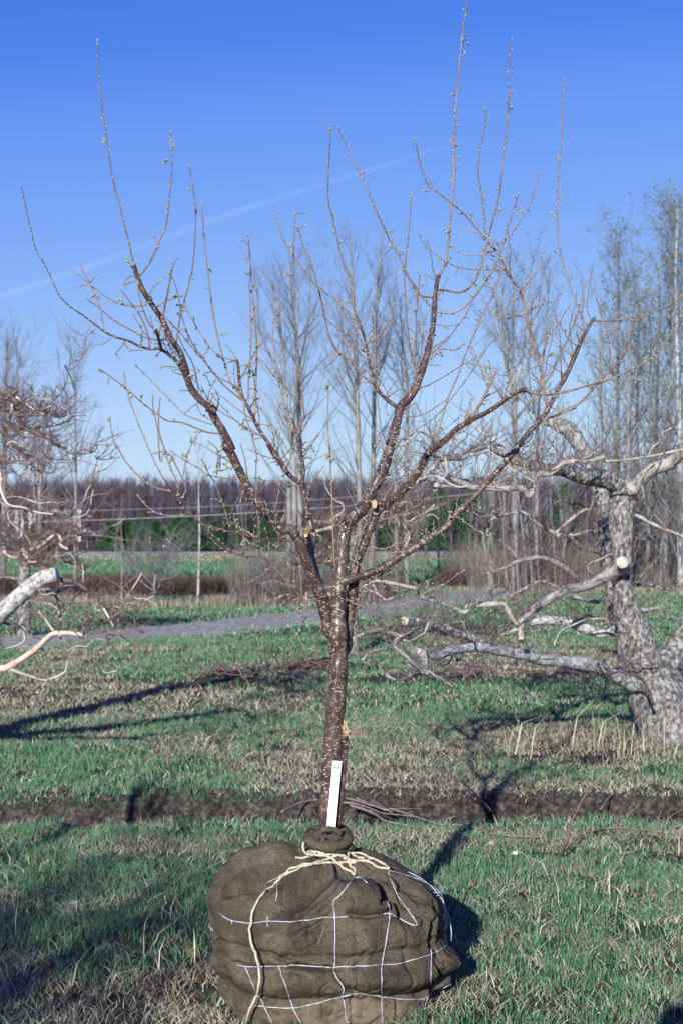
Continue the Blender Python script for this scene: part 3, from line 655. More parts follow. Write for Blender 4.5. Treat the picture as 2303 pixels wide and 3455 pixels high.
SH = '''5 3|c880,160 850,20 a575,1050 550,940 525,850 505,740 485,600 465,450 455,320 447,190
6 3|c920,260 950,225 1000,150 1065,0 a765,1030 780,900 790,770 785,610
4 3|c895,225 870,200 850,160
5 3|c970,450 870,455 760,430 670,370 600,320 540,265 490,222
4 3|c690,620 680,560 660,460 620,360 570,260 530,178
5 3|c1120,680 980,670 850,605 740,540 650,460 565,405
5 3|c990,740 985,680 960,590 915,500 870,440 800,348
5 3|c1020,600 990,580 955,500 930,420 910,300
4 3|c1070,550 1095,450 1110,370 1130,260 1137,160
4 3|c1040,460 1090,430 1170,395 1200,385
5 3|d270,1110 205,1060 100,970 0,850 c1350,810 1270,700 1210,550 1180,390 1150,290 1110,230
4 3|d240,1060 190,990 80,930 c1420,900 1270,730 1190,630 1130,570 1060,490
5 3|c1165,710 1190,540 1215,440 1255,280 1275,180 1290,0 a900,1000 890,870 875,790 868,765
6 3|d275,1120 190,1010 150,950 100,790 50,580 15,340 0,210 c1350,0 a940,1100 933,1000 930,930
4 3|d200,820 120,800 60,770 0,710 c1340,660 1290,580 1220,450
3 2|c900,290 870,300 825,312
3 2|c985,390 1010,340 1060,285
4 2|c740,665 710,690 680,705
4 2|c825,690 800,730 765,768
3 2|c820,700 860,745 930,748
3 2|c1165,860 1110,855 1060,862
3 2|c1245,875 1320,880 1270,925
3 2|c1265,930 1300,960 1330,1030
3 2|c1380,1090 1400,1060 1420,1030
5 3|c1440,1300 1370,1290 1290,1260 1200,1225 1110,1215 1040,1170 960,1110 860,1025 770,950 670,878
4 3|c1405,1240 1330,1215 1220,1170 1120,1070 1060,1010 980,930 905,855
3 2|c1215,1170 1250,1140 1300,1100
3 2|c1300,1100 1330,1170 1380,1200
4 3|f1080,220 1040,150 970,0 c970,1370 910,1220 870,1110 840,1020 820,890
5 3|f1140,310 1050,290 960,245 900,190 830,110 770,0 c770,1400 740,1300 728,1190
4 3|f1170,350 1180,270 1140,180 1090,60 c1060,1480 1050,1350 1040,1250 1015,1150 1010,1050
4 3|f1170,370 1230,300 1160,130 1120,60 c1110,1440 1060,1320 1050,1180 1060,1070
4 2|f1230,465 1140,470 1060,460 1000,430 950,385 915,340
4 2|f1520,690 1450,750 1330,770 1230,730 1170,680 1110,630
4 2|f1520,570 1490,440 1450,330 1420,250 1380,190 1330,90
4 2|g190,230 100,220 0,200 f1320,160 1230,110 1130,40
3 2|f1210,210 1240,60 c1280,1350 1300,1310
4 2|f1560,560 g230,560 340,600 325,400 320,200 325,80 d315,1400 290,1300 250,1180 240,1100
5 3|d270,1060 272,950 280,830 288,650 283,450 278,290 285,180
6 3|d310,1190 320,950 325,720 310,500 295,330 285,200 275,100 265,0 a1150,1180 1140,1080
3 2|d205,855 280,840 365,815
5 3|d600,1290 635,1200 630,1100 610,900 590,700 575,500 572,250 570,110 572,0 a1350,1180 1357,985
4 3|d592,1290 520,1150 480,1000 460,900 440,750 430,600 450,480 453,395
4 2|d590,1295 530,1260 490,1200 460,1140
4 3|d615,1100 540,1020 480,960 430,910 380,840
3 2|d620,1390 640,1400 695,1395
6 3|d985,520 965,460 960,370 940,270 900,180 870,80 855,0 a1530,1000 1510,930 1510,800 1515,700 1520,580
7 3|d1090,970 1020,910 970,850 920,800 860,760 820,690 790,600 765,480 740,370 710,260 680,170 640,80 615,0 a1385,1091 1370,1050
6 3|d975,510 900,460 840,410 740,340 690,290 640,220 590,150 540,90 500,10 a1275,1020 1262,990
4 2|d1060,740 1110,690 1170,600 1215,530
4 2|d1095,850 1105,700 1105,600 1108,500 1120,430
3 2|d1030,645 990,640 920,640
3 2|d1040,760 970,730 900,680 855,650
3 2|d875,775 820,830 770,865
3 2|d920,790 960,730 975,660
4 2|d1080,870 1030,890 980,905
6 3|d1485,400 1410,385 1370,330 1310,230 1250,100 1195,0 b170,990 120,870 70,760 30,680 0,620 a1555,590
5 3|d1385,920 1360,830 1330,680 1310,480 1300,240 1310,130 1325,0 b315,1000 320,890
4 3|d1370,900 1370,800 1375,600 1385,400 1400,265
4 2|d1170,1060 1190,1030 1220,980 1270,920
4 2|d1130,1020 1180,1060 1240,1020 1290,1000
6 4|d1525,255 1545,225 1568,170 b480,1210 500,1010 515,800 515,650 525,480 540,320 550,200 565,80 575,0 578,-60
7 3|d1515,350 1568,352 e60,362 110,360 170,320 220,230 250,130 280,0 b690,1020 720,900 740,740 760,580 770,430 765,350 785,180
6 3|d1500,490 1540,497 e20,500 60,495 150,440 240,325 320,200 385,40 b745,1110 775,1010 815,890
4 2|d1510,580 1568,585 e80,575 130,520 180,430
5 3|d1475,735 1568,740 e60,745 130,700
3 2|d1455,845 1490,845 1525,848
3 2|d1455,620 1430,625
5 3|g1500,0 e0,1120 30,1030 80,920 130,780 180,660 240,530 290,420 350,270 400,140 430,0 b860,950 915,790
6 3|e330,90 b570,990 520,945 450,890 400,850 370,780 350,700 340,640
5 3|b655,1065 655,1000 640,890 625,800 630,700 655,590 660,495
4 2|e400,215 210,215 100,200 0,160 b390,1130 355,1070
3 2|e320,95 200,120 100,105 40,60
3 2|e345,90 b610,1070 560,1050
8 3|e540,1010 560,1020 620,1035 720,1030 830,1010 930,980 1040,950 1170,900 1280,850 1370,780 1450,690 1530,560 1568,480
5 3|e940,590 890,500 850,400 810,280 770,150 745,20 b990,1000 990,850 1005,700 1010,550 1015,450 1027,365
6 3|e975,550 1040,552 1200,540 1350,505 1480,450 1568,380 1650,310
7 3|e670,1190 750,1170 850,1120 930,1050 1000,970 1050,920 1120,850 1190,740 1230,630 1280,470 1325,340
4 2|e1085,880 1080,700 1060,600 1020,480 975,335
3 2|e1010,960 1030,850 1030,700 1045,640
3 2|e1060,915 1010,870 950,835
4 2|e1060,945 1200,940 1330,945
4 2|e880,725 810,670 770,600 730,530
4 2|e845,795 760,720 680,655
4 2|e785,905 700,850 640,810
4 2|e545,485 610,460 700,425
3 2|e545,530 440,515 330,490
4 2|e500,355 570,270 630,200 675,140
3 2|e505,400 420,425
3 2|e605,800 660,790 720,775
3 2|e610,850 560,865 500,880
3 2|e590,770 500,750
4 2|e335,865 270,855 200,840 150,830
3 2|e340,905 380,910 430,915
4 2|e640,1200 570,1150 520,1090 470,1040 430,940 400,850 380,700 350,560 330,420
4 2|e700,1120 760,1150 850,1130
5 3|g900,1010 980,1060 1060,1085 1110,1090
3 2|g1100,1080 1200,1070 1330,1050 1400,1000 1480,960 1568,920 h60,870 120,830
4 2|g1320,740 1400,760 h0,750
4 3|g1040,700 1080,680 1150,690 1200,680 1300,640
4 2|g1190,100 1250,110 1300,60 1380,40 d1300,1350 1380,1280
4 2|d1300,1190 1400,1180 1480,1140 1568,1080
4 2|d1260,1340 1340,1340 1430,1350
4 2|d1220,1410 1290,1330 1350,1280 1450,1230 1540,1150 e50,1050 130,950 260,750 350,640
3 2|d1180,1370 1120,1340
3 2|g1150,230 1200,230 1290,210 1340,120
4 3|g950,590 1040,545 1090,490 1130,430 1180,330 1250,230 1330,200
5 3|g840,800 830,600 820,300 805,0 d810,1500 795,1250 797,1050 800,950
4 2|g880,860 882,700 880,490
3 2|g700,1050 600,1110 490,1140
4 3|g770,1180 740,1240 700,1330 680,1410
3 2|g720,1100 650,1150 600,1250 640,1350
3 2|g560,960 500,920 430,900 380,915
3 2|g430,800 360,860 300,900
3 2|g610,1000 560,1060 640,1120
3 2|g230,600 290,660 340,640
3 2|g1568,540 h60,470 200,560 300,610
3 2|h120,420 180,450 260,470 350,430
3 2|h330,190 420,150 480,60
3 2|h250,280 350,290 450,310 560,300
4 3|h200,280 320,260 500,160 620,20 e680,1400 740,1280
3 2|e600,1230 560,1180 550,1130
3 2|g480,620 420,510 380,380
3 2|g470,610 500,480
3 2|g480,620 600,560 700,590
3 2|g700,700 720,610
3 2|g750,800 820,720 840,640
3 2|g250,280 220,370
3 2|g160,150 90,170 85,120
3 2|g90,60 60,160 f1440,40 1380,-20
3 2|d100,1320 90,1450 60,1568
3 2|d150,1380 190,1480 230,1568
3 2|d330,1300 250,1260 180,1210 80,1150
3 2|d340,1300 350,1240 400,1245
3 2|d420,1390 440,1320 465,1270
3 2|d300,1180 330,1150
3 2|d250,1090 210,1040 195,1000'''
for ln in SH.split('\n'):
    ws, pth = ln.split('|'); a_, b_ = ws.split(); L('shoot', float(a_), float(b_), None, None, pth)

def seg_nearest(q, poly):
    best = (1e9, 0, 0)
    for i in range(len(poly) - 1):
        a, b = poly[i], poly[i + 1]; dx, dy = b[0] - a[0], b[1] - a[1]; l2 = dx * dx + dy * dy + 1e-9
        t_ = max(0, min(1, ((q[0] - a[0]) * dx + (q[1] - a[1]) * dy) / l2)); d_ = math.hypot(q[0] - a[0] - t_ * dx, q[1] - a[1] - t_ * dy)
        if d_ < best[0]: best = (d_, i, t_)
    return best
done = []      # smooth polylines with 3D
limb_objs = []
PXM = FPX / YB
def spur(mb, p, d, ln, nb, tw=1):
    """short fruiting spur with buds"""
    d = d / (np.linalg.norm(d) + 1e-9); q = [p]
    for k in range(3): d = d + rng.normal(size=3) * .25; d /= np.linalg.norm(d); q.append(q[-1] + d * ln / 3)
    mb.tube(np.array(q), [.0022, .0019, .0016, .0012], 4, cap=False, mat=tw)
    for k in range(nb):
        pp = q[-1 - (k % 3)] + rng.normal(size=3) * .003; dd = d + rng.normal(size=3) * .6
        mb.blob(pp + dd * .003, (.0032, .0065), dd, mat=2)
mats3 = [M['bark'], M['twig'], M['bud']]
for e in TR:
    kind = e['kind']; pts = e['p']
    q2 = catmull([(a, b, 0) for a, b in pts], 7)[:, :2]
    Ls = np.concatenate([[0], np.cumsum(np.hypot(*np.diff(q2, axis=0).T))]); tot = Ls[-1] / PXM
    host = None; dy0 = e['dy0']
    if dy0 is None or kind == 'shoot':
        best = (1e9, None, 0)
        for dn in done:
            if kind != 'shoot' and dn['kind'] == 'shoot': continue
            d_, i, t_ = seg_nearest(q2[0], dn['q2'])
            d_ = d_ - (0 if dn['kind'] == 'shoot' else 4)
            if d_ < best[0]: best = (d_, dn, dn['Y'][i] * (1 - t_) + dn['Y'][i + 1] * t_)
        host = best[1]; dy0 = best[2] - YB
    dy1 = e['dy1']
    if dy1 is None:
        dy1 = dy0 + random.choice((-1, 1)) * random.uniform(.10, .32) * tot
    s_ = Ls / Ls[-1]
    Yv = YB + dy0 + (dy1 - dy0) * s_ ** 1.15
    P = np.array([at(a, b, y_) for (a, b), y_ in zip(q2, Yv)])
    sc = Yv / YB
    wv = (e['w1'] + (e['w0'] - e['w1']) * (1 - s_) ** e.get('pw', 1.0)) / PXM / 2 * sc * 1.02
    if kind == 'shoot':
        wv = np.maximum(wv * 1.12, .0017)
    else:
        wv = wv * (1 + .05 * np.sin(s_ * 40 + rng.random() * 6) * (np.minimum(1, wv / .01)))
    mb = MB(); thick = kind != 'shoot'
    sides = 18 if e['w0'] > 30 else (12 if thick else 6)
    nm = {'trunk': 'trunk', 'trunk_stub': 'broken_stub', 'limb': 'limb', 'shoot': 'shoot'}[kind]
    m0 = M['bark'] if e['w0'] > 12 else (M['bark_thin'] if thick or e['w0'] >= 6 else M['twig'])
    if kind == 'shoot' and pth and e['p'][0][0] > 1125 and abs(e['p'][0][0] - 1128.6) < 1.2: m0 = M['twig_tan']
    mb.tube(P, wv, sides, mat=0, capmat=3 if e.get('cut') else None, wob=.03 if e['w0'] > 30 else 0)
    T_ = np.gradient(P, axis=0); T_ /= np.linalg.norm(T_, axis=1)[:, None]
    Lm = np.concatenate([[0], np.cumsum(np.linalg.norm(np.diff(P, axis=0), axis=1))])
    if kind == 'shoot':
        # alternate buds up the shoot, each on a slight swelling
        s = random.uniform(.01, .03); side = random.choice((-1, 1)); k = 0
        while s < Lm[-1]:
            p = np.array([np.interp(s, Lm, P[:, i]) for i in range(3)]); i = min(len(T_) - 1, int(np.searchsorted(Lm, s))); r_ = np.interp(s, Lm, wv)
            pr_ = np.cross(T_[i], (0, -1, 0)); a_ = k * 2.4; B_ = np.cross(T_[i], pr_); sd_ = pr_ * math.cos(a_) + B_ * math.sin(a_)
            dd = sd_ * .8 + T_[i]
            mb.blob(p + sd_ * (r_ + .0016), (.0026 * random.uniform(.55, 1.35), .0056 * random.uniform(.6, 1.35)), dd, mat=2, lumpy=.2)
            if random.random() < .20: spur(mb, p, sd_ + T_[i] * .5, random.uniform(.010, .035), random.choice((1, 2, 3, 4)))
            s += random.choice((random.uniform(.006, .014), random.uniform(.018, .036), random.uniform(.02, .045))); k += 1
        mb.blob(P[-1] + T_[-1] * .003, (.0026, .0065), T_[-1], mat=2)
    elif kind == 'limb' and e['w0'] < 45:
        s = .05
        while s < Lm[-1]:
            i = min(len(T_) - 1, int(np.searchsorted(Lm, s))); p = P[i]; a_ = rng.random() * 6.28
            if wv[i] < .0036:
                for s2 in np.arange(s, Lm[-1], .026):
                    i2 = min(len(T_) - 1, int(np.searchsorted(Lm, s2))); dd = T_[i2] + rng.normal(size=3) * .8; mb.blob(P[i2] + dd * .003, (.0028, .006), dd, mat=2)
                break
            pr_ = np.cross(T_[i], (0, -1, 0)); B_ = np.cross(T_[i], pr_); sd_ = pr_ * math.cos(a_) + B_ * math.sin(a_)
            spur(mb, p + sd_ * wv[i] * .8, sd_ + T_[i] * .4, random.uniform(.012, .055), random.choice((0, 1, 2, 3)))
            if random.random() < .8 and e['w0'] < 45:
                ln = random.uniform(.06, .30); d_ = sd_ * .9 + T_[i] * .35 + np.array((0, 0, .35)); d_ /= np.linalg.norm(d_); q = [p]
                for j_ in range(6): d_ = d_ + rng.normal(size=3) * .13 + np.array((0, 0, .10)); d_ /= np.linalg.norm(d_); q.append(q[-1] + d_ * ln / 6)
                q = np.array(q); mb.tube(q, np.linspace(.0022, .0012, 7), 4, cap=False, mat=1)
                for j_ in range(1, 7):
                    for _ in range(random.choice((1, 1, 2))):
                        dd = d_ + rng.normal(size=3) * .8; mb.blob(q[j_] + rng.normal(size=3) * .003, (.0024, .0050), dd, mat=2)
            s += random.uniform(.025, .075)
    par = tree if host is None or host['kind'] != 'shoot' and kind != 'shoot' else None
    if kind == 'shoot':
        h_ = host
        while h_ is not None and h_['kind'] == 'shoot': h_ = h_['host']
        par = h_['obj']; e['limbhost'] = h_
    else: par = tree
    oo = mb.build(nm, [m0, M['twig'], M['bud'], M['cut']], par, loc=tuple(LOC))
    oo.location = (0, 0, 0)
    done.append(dict(kind=kind, q2=q2, Y=Yv, obj=oo, host=host, P=P, w=wv))
# broken splinters of the stub and pruning wound, junction knots
sp = MB()
for k in range(16):
    p = np.array(at(*px('m%f,%f' % (random.uniform(890, 950), random.uniform(150, 380)))[0], 4.955)); d_ = np.array((random.uniform(-.3, .8), -.3, random.uniform(.2, 1.2))); d_ /= np.linalg.norm(d_)
    sp.tube(np.array([p, p + d_ * .008, p + d_ * random.uniform(.014, .028)]), [.0035, .0028, .0004], 4, mat=0)
sp.tube(catmull([at(*px('m950,300')[0], 4.955), at(*px('m980,390')[0], 4.95), at(*px('m1040,350')[0], 4.93)], 4), [.0016] * 9, 4)
sp.tube(catmull([at(*px('m960,400')[0], 4.955), at(*px('m1050,290')[0], 4.94), at(*px('m1120,225')[0], 4.93)], 4), [.0012] * 9, 4)
o_ = sp.build('splintered_end', M['cut'], tree, loc=tuple(LOC)); o_.location = (0, 0, 0)
for (c_, n_, rr) in (('k330,800', 12, .010), ('k370,760', 10, .008), ('k30,640', 7, .006), ('k790,590', 6, .005), ('e150,1195', 9, .006)):
    sp = MB(); p0_ = np.array(at(*px(c_)[0], 4.93))
    for k in range(n_):
        p = p0_ + rng.normal(size=3) * rr * .5; d_ = rng.normal(size=3) * .4 + np.array((0, -.2, .8)); d_ /= np.linalg.norm(d_)
        sp.tube(np.array([p0_, p, p + d_ * .01, p + d_ * random.uniform(.015, .035)]), [.002, .0028, .002, .0004], 4)
    o_ = sp.build('bark_splinters', M['twig_tan'], tree, loc=tuple(LOC)); o_.location = (0, 0, 0)
for (c_, r1, r2, Yc) in (('k1225,400', .0085, .014, 4.965), ('k322,812', .006, .006, 4.915)):
    wd = MB(); p = at(*px(c_)[0], Yc); V_ = []
    for k in range(14):
        a_ = k / 14 * 6.283; V_.append((p[0] + r1 * math.cos(a_) * (1 + .1 * math.sin(3 * a_)), p[1] - .004, p[2] + r2 * math.sin(a_)))
    V2 = [(a + (a - p[0]) * .25, p[1] + .02, c + (c - p[2]) * .25) for a, b, c in V_]
    wd.add(V_ + V2, [tuple(range(13, -1, -1))] + [(k, (k + 1) % 14, 14 + (k + 1) % 14, 14 + k) for k in range(14)])
    o_ = wd.build('pruning_cut', M['cut'], tree, smooth=False, loc=tuple(LOC)); o_.location = (0, 0, 0)

# ---- the white label
lb = MB(); cor = [at(*px('m%s' % c_)[0], Yc) for c_, Yc in (('738,713', 4.935), ('866,722', 4.935), ('775,1700', 4.942), ('645,1690', 4.942))]
cor[2] = cor[2] + (cor[2] - cor[1]) * .06; cor[3] = cor[3] + (cor[3] - cor[0]) * .06
nrm = (cor[1] - cor[0]).cross(cor[3] - cor[0]).normalized()
if nrm.y > 0: nrm = -nrm
V_ = [tuple(c) for c in cor] + [tuple(c - nrm * .0015) for c in cor]
lb.add(V_, [(0, 1, 2, 3), (7, 6, 5, 4), (0, 4, 5, 1), (1, 5, 6, 2), (2, 6, 7, 3), (3, 7, 4, 0)])
lab = empty('plant_label', tuple(cor[3]), 'white plastic plant label numbered 22 tucked against the trunk above the burlap', 'plant label')
o_ = lb.build('label_strip', M['tagwhite'], lab, smooth=False, loc=tuple(cor[3])); o_.location = (0, 0, 0)
def on_lab(mx, my):
    p = at(*px('m%f,%f' % (mx, my))[0], 4.93); d_ = (p - Vector((0, 0, CAMZ))).normalized(); o0 = Vector((0, 0, CAMZ))
    t_ = (cor[0] - o0).dot(nrm) / d_.dot(nrm); return o0 + d_ * t_ + nrm * .0022
for ox_ in (0, 52):
    tx = MB(); strokes = [(752, 748), (765, 741), (782, 742), (791, 752), (789, 768), (778, 786), (762, 805), (752, 816), (762, 812), (775, 813), (785, 820), (798, 822)]
    P = catmull([on_lab(a + ox_, b + ox_ * .04) for a, b in strokes], 4)
    tx.tube(P, .0015, 4); o_ = tx.build('handwritten_digit', M['pencil'], lab, loc=tuple(cor[3])); o_.location = (0, 0, 0)

# ================================================================== OLD APPLE TREES
def old_limb(mb, path, w0, w1, Y0, Y1, mat_i=0, sides=14, gn=.10, cut=True, n=8, capm=6):
    pts = px(path); q = catmull([(a, b, 0) for a, b in pts], n); Ls = np.concatenate([[0], np.cumsum(np.hypot(*np.diff(q[:, :2], axis=0).T))]); s_ = Ls / Ls[-1]
    Yv = Y0 + (Y1 - Y0) * s_; P = np.array([at(a, b, y_) for (a, b, _), y_ in zip(q, Yv)])
    if isinstance(w0, (list, tuple)):
        wl_ = np.interp(np.linspace(0, 1, len(q)), np.linspace(0, 1, len(w0)), w0); w0 = float(np.mean(w0))
    else: wl_ = w0 + (w1 - w0) * s_
    r_ = wl_ * 1.12 / FPX * Yv / 2
    kn_ = 1 + gn * (vn(Ls / (w0 + 12) * 2.2 + rng.random() * 50, Ls * 0 + 3) - .5) * 2
    mb.tube(P, r_ * kn_, sides, mat=mat_i, wob=gn * .35, capmat=capm if cut else None)
    return P, r_ * kn_
def whips(mb, P, r_, n, ln, mi, up=.5, spread=1.0, rad=.004, droop=0., sub=2):
    """thin crooked suckers and spurs growing from a limb"""
    for k in range(n):
        i = rng.integers(1, len(P)); p = P[i]; d = rng.normal(size=3) * spread; d[2] = abs(d[2]) * up * 2 - droop; d /= np.linalg.norm(d)
        l_ = ln * random.uniform(.35, 1.2); q = [p]
        for j in range(5):
            d = d + rng.normal(size=3) * .22 + np.array((0, 0, .10 if up > 0 else -.02)); d /= np.linalg.norm(d); q.append(q[-1] + d * l_ / 5)
        q = np.array(q); mb.tube(q, np.linspace(rad, rad * .4, 6), 4, cap=False, mat=mi)
        for m_ in range(sub):
            j = rng.integers(1, 5); d2 = d + rng.normal(size=3) * .7; d2 /= np.linalg.norm(d2); l2 = l_ * random.uniform(.15, .45)
            q2 = np.array([q[j], q[j] + d2 * l2 * .5, q[j] + d2 * l2 + np.array((0, 0, .1 * l2))]); mb.tube(q2, [rad * .6, rad * .5, rad * .3], 3, cap=False, mat=mi)
M['old_cut'] = noisemat('weathered_saw_cut', [(.3, (.38, .33, .27)), (.7, (.66, .62, .56))], 18, .85, .3, .005)
AM = [M['apple'], M['apple_smooth'], M['apple_twig'], M['cut'], M['peeled'], M['pink_twig'], M['old_cut'], M['apple_pale']]
def crooked(mb, P, r_, n, ln, rad, mi):
    for k in range(n):
        i = rng.integers(2, len(P)); d = rng.normal(size=3); d[2] = abs(d[2]) * .5 - .15; d /= np.linalg.norm(d); q = [P[i]]; l_ = ln * random.uniform(.5, 1.2)
        for j in range(7):
            d = d + rng.normal(size=3) * .42; d /= np.linalg.norm(d); q.append(q[-1] + d * l_ / 7)
        q = catmull(q, 3); rr = np.linspace(min(rad, r_[i] * .7), rad * .4, len(q)); mb.tube(q, rr, 6, cap=False, mat=mi, wob=.05); whips(mb, q, rr, 5, ln * .5, 2, rad=.0028)
def old_tree(name, base, label, trunk, limbs, wh, mat_tw=2, whl=.35, wrad=.004, up=.5, wmul=1.6, crook=0, crl=.6):
    root = empty(name, base, label, 'tree')
    mb = MB()
    for a in trunk: old_limb(mb, *a)
    mb.build('trunk', AM, root, loc=base).location = (0, 0, 0)
    for a in limbs:
        mb = MB(); a = list(a); nw = a.pop(); P, r_ = old_limb(mb, *a)
        whips(mb, P, r_, int(nw * wmul), whl, mat_tw, up=up, rad=wrad); whips(mb, P, r_, int(nw * wmul * .5), whl * .6, 2 if mat_tw != 2 else 5, up=up, rad=wrad * .8)
        if crook: crooked(mb, P, r_, max(1, int(nw * crook)), crl, .013, 1 if random.random() < .6 else 0)
        mb.build('limb', AM, root, loc=base).location = (0, 0, 0)
    return root
Yr = 11.2
b0 = at(2265, 2492, Yr)
old_tree('old_apple_tree', (b0.x, Yr, 0), 'gnarled old apple tree at the right edge with a pale round saw cut', [
    ('s1560,2020 1430,1850 1250,1500 1120,1200 1060,1000 1030,850 985,700 940,500 915,300 925,100 q845,1400 850,1100 860,900 850,760', [245, 205, 165, 132, 122, 108, 84, 68, 62, 64, 68, 72, 74, 64], 0, Yr, Yr - .1, 0, 22, .10),
    ('s1620,1950 1500,1650 1350,1300 1480,1100 1600,900 1650,750', 130, 60, Yr - .1, Yr + .2, 0, 16, .1),
    ('s925,190 925,150', 34, 36, Yr, Yr - .42, 0, 16, .02, True)],
   [('s960,900 870,750 820,550 790,350 745,150 q655,1400 650,1150 610,900 510,680 400,420 260,200 100,110 e650,1190', [50, 44, 36, 32, 34, 44, 50, 54, 54, 48, 46, 40, 32], 0, Yr + .5, Yr + 1.2, 0, 18, .10, 10),
    ('q850,850 700,760 500,730 300,690 150,640 0,640 p1400,600 1200,540', 66, 26, Yr - .1, Yr - .7, 0, 14, .14, 26),
    ('q900,930 960,860 1050,780 1200,640 1400,570 1568,420 1750,250', 46, 34, Yr - .1, Yr - .6, 1, 14, .12, 12),
    ('s960,190 650,350 500,410 330,440 150,540 0,640 r1450,600 1340,710 1280,800 1275,960', 38, 17, Yr - .1, Yr - 1.4, 1, 12, .07, 26),
    ('r1290,740 1240,790 1200,760 1130,640 1080,590 850,600 720,610 690,660 640,670 450,580 240,520 170,430 0,400 v1330,810 1100,760 1000,750 870,800 820,815', 17, 10, Yr - 1.3, Yr - 2.0, 1, 10, .12, 18),
    ('r1240,850 1100,910 1000,920 900,990 750,990 620,920', 12, 10, Yr - 1.3, Yr - 1.0, 1, 8, .08, 6),
    ('s1150,1550 1000,1430 750,1290 550,1230 300,1200 0,1170 r1400,1140 1200,1110 1000,1080 850,1050 700,1050 500,1090 400,1140 330,1130 270,1090 190,1100', 46, 24, Yr, Yr - 1.9, 7, 14, .16, 22),
    ('r240,1090 260,1230 280,1340', 20, 17, Yr - 1.9, Yr - 2.0, 7, 10, .1, 2),
    ('r1000,1070 850,990 600,900 400,840 200,780 40,770', 28, 25, Yr - 1.1, Yr - 1.9, 7, 12, .10, 16),
    ('r130,850 50,920 0,960 v1200,1200 1050,1150 930,1170 820,1215', 16, 9, Yr - 1.8, Yr - 2.3, 1, 8, .1, 10),
    ('v1300,1150 1180,1220 1170,1290 1300,1400 1390,1500', 12, 10, Yr - 1.9, Yr - 2.2, 1, 8, .1, 6),
    ('v1180,1300 1080,1300 960,1330 900,1390', 10, 7, Yr - 1.9, Yr - 2.2, 1, 8, .1, 4),
    ('s980,830 880,850 700,900 500,830 300,770 100,760 h560,1170', 34, 24, Yr + .1, Yr + .3, 7, 12, .12, 14),
    ('p1568,690 1430,700 1385,760 1375,890 1330,945 1290,890 1240,860 1000,870 800,860 650,850 500,780 380,730 300,770 240,840 240,890', 20, 18, Yr - .8, Yr - 1.6, 1, 10, .08, 20),
    ('p345,730 360,620 350,510', 14, 12, Yr - 1.6, Yr - 1.6, 1, 8, .08, 4),
    ('p1300,570 1150,520 1050,450 900,400 760,380 640,420 560,490 400,500 290,520 220,600 150,700 0,770', 30, 20, Yr - .7, Yr - 1.7, 7, 12, .16, 34),
    ('q0,700 80,640 180,560 300,540 450,550 650,480', 16, 10, Yr - .8, Yr - .9, 1, 9, .08, 12),
    ('q640,540 1000,510 1250,470 1430,430 1568,400', 7, 8, Yr - .8, Yr - 1.0, 1, 7, .08, 6),
    ('h1000,570 900,580 800,600 720,580 620,530 520,450 400,460 300,500 270,600', 13, 8, Yr + .1, Yr - .4, 1, 8, .12, 20),
    ('h720,590 820,500 900,440 970,410', 9, 9, Yr, Yr, 1, 8, .1, 6),
    ('h870,880 780,810 680,755 600,745 480,770 400,810 280,850', 20, 9, Yr, Yr - .8, 1, 9, .12, 16),
    ('h1000,700 900,680 820,610 740,600', 16, 10, Yr + .1, Yr - .2, 0, 9, .12, 8),
    ('h1010,1040 850,1000 780,960 640,900 560,930 430,1000', 14, 8, Yr + .1, Yr - .5, 1, 8, .12, 12),
    ('q900,1130 960,1150 1080,1200 1250,1290 1400,1350 1568,1420', 14, 6, Yr, Yr - .5, 1, 8, .1, 6),
    ('q900,1430 1000,1445 1260,1450', 14, 10, Yr, Yr + .3, 0, 8, .1, 4),
    ('s980,400 1030,385 1200,385 1350,420 1420,430 1568,370', 14, 9, Yr, Yr + .3, 0, 8, .12, 8),
    ('s1040,650 1080,655 1200,650 1380,625', 16, 12, Yr, Yr + .3, 1, 8, .12, 4),
    ('s860,800 780,780 700,800', 10, 6, Yr - .2, Yr - .5, 1, 7, .1, 6),
    ('s1250,1650 1150,1400 1000,1330 850,1310 760,1350 700,1290 650,1200', 11, 6, Yr - .5, Yr - .9, 2, 7, .12, 6)],
   2, whl=.50, wrad=.0030, wmul=1.5, crook=.11, crl=.60)

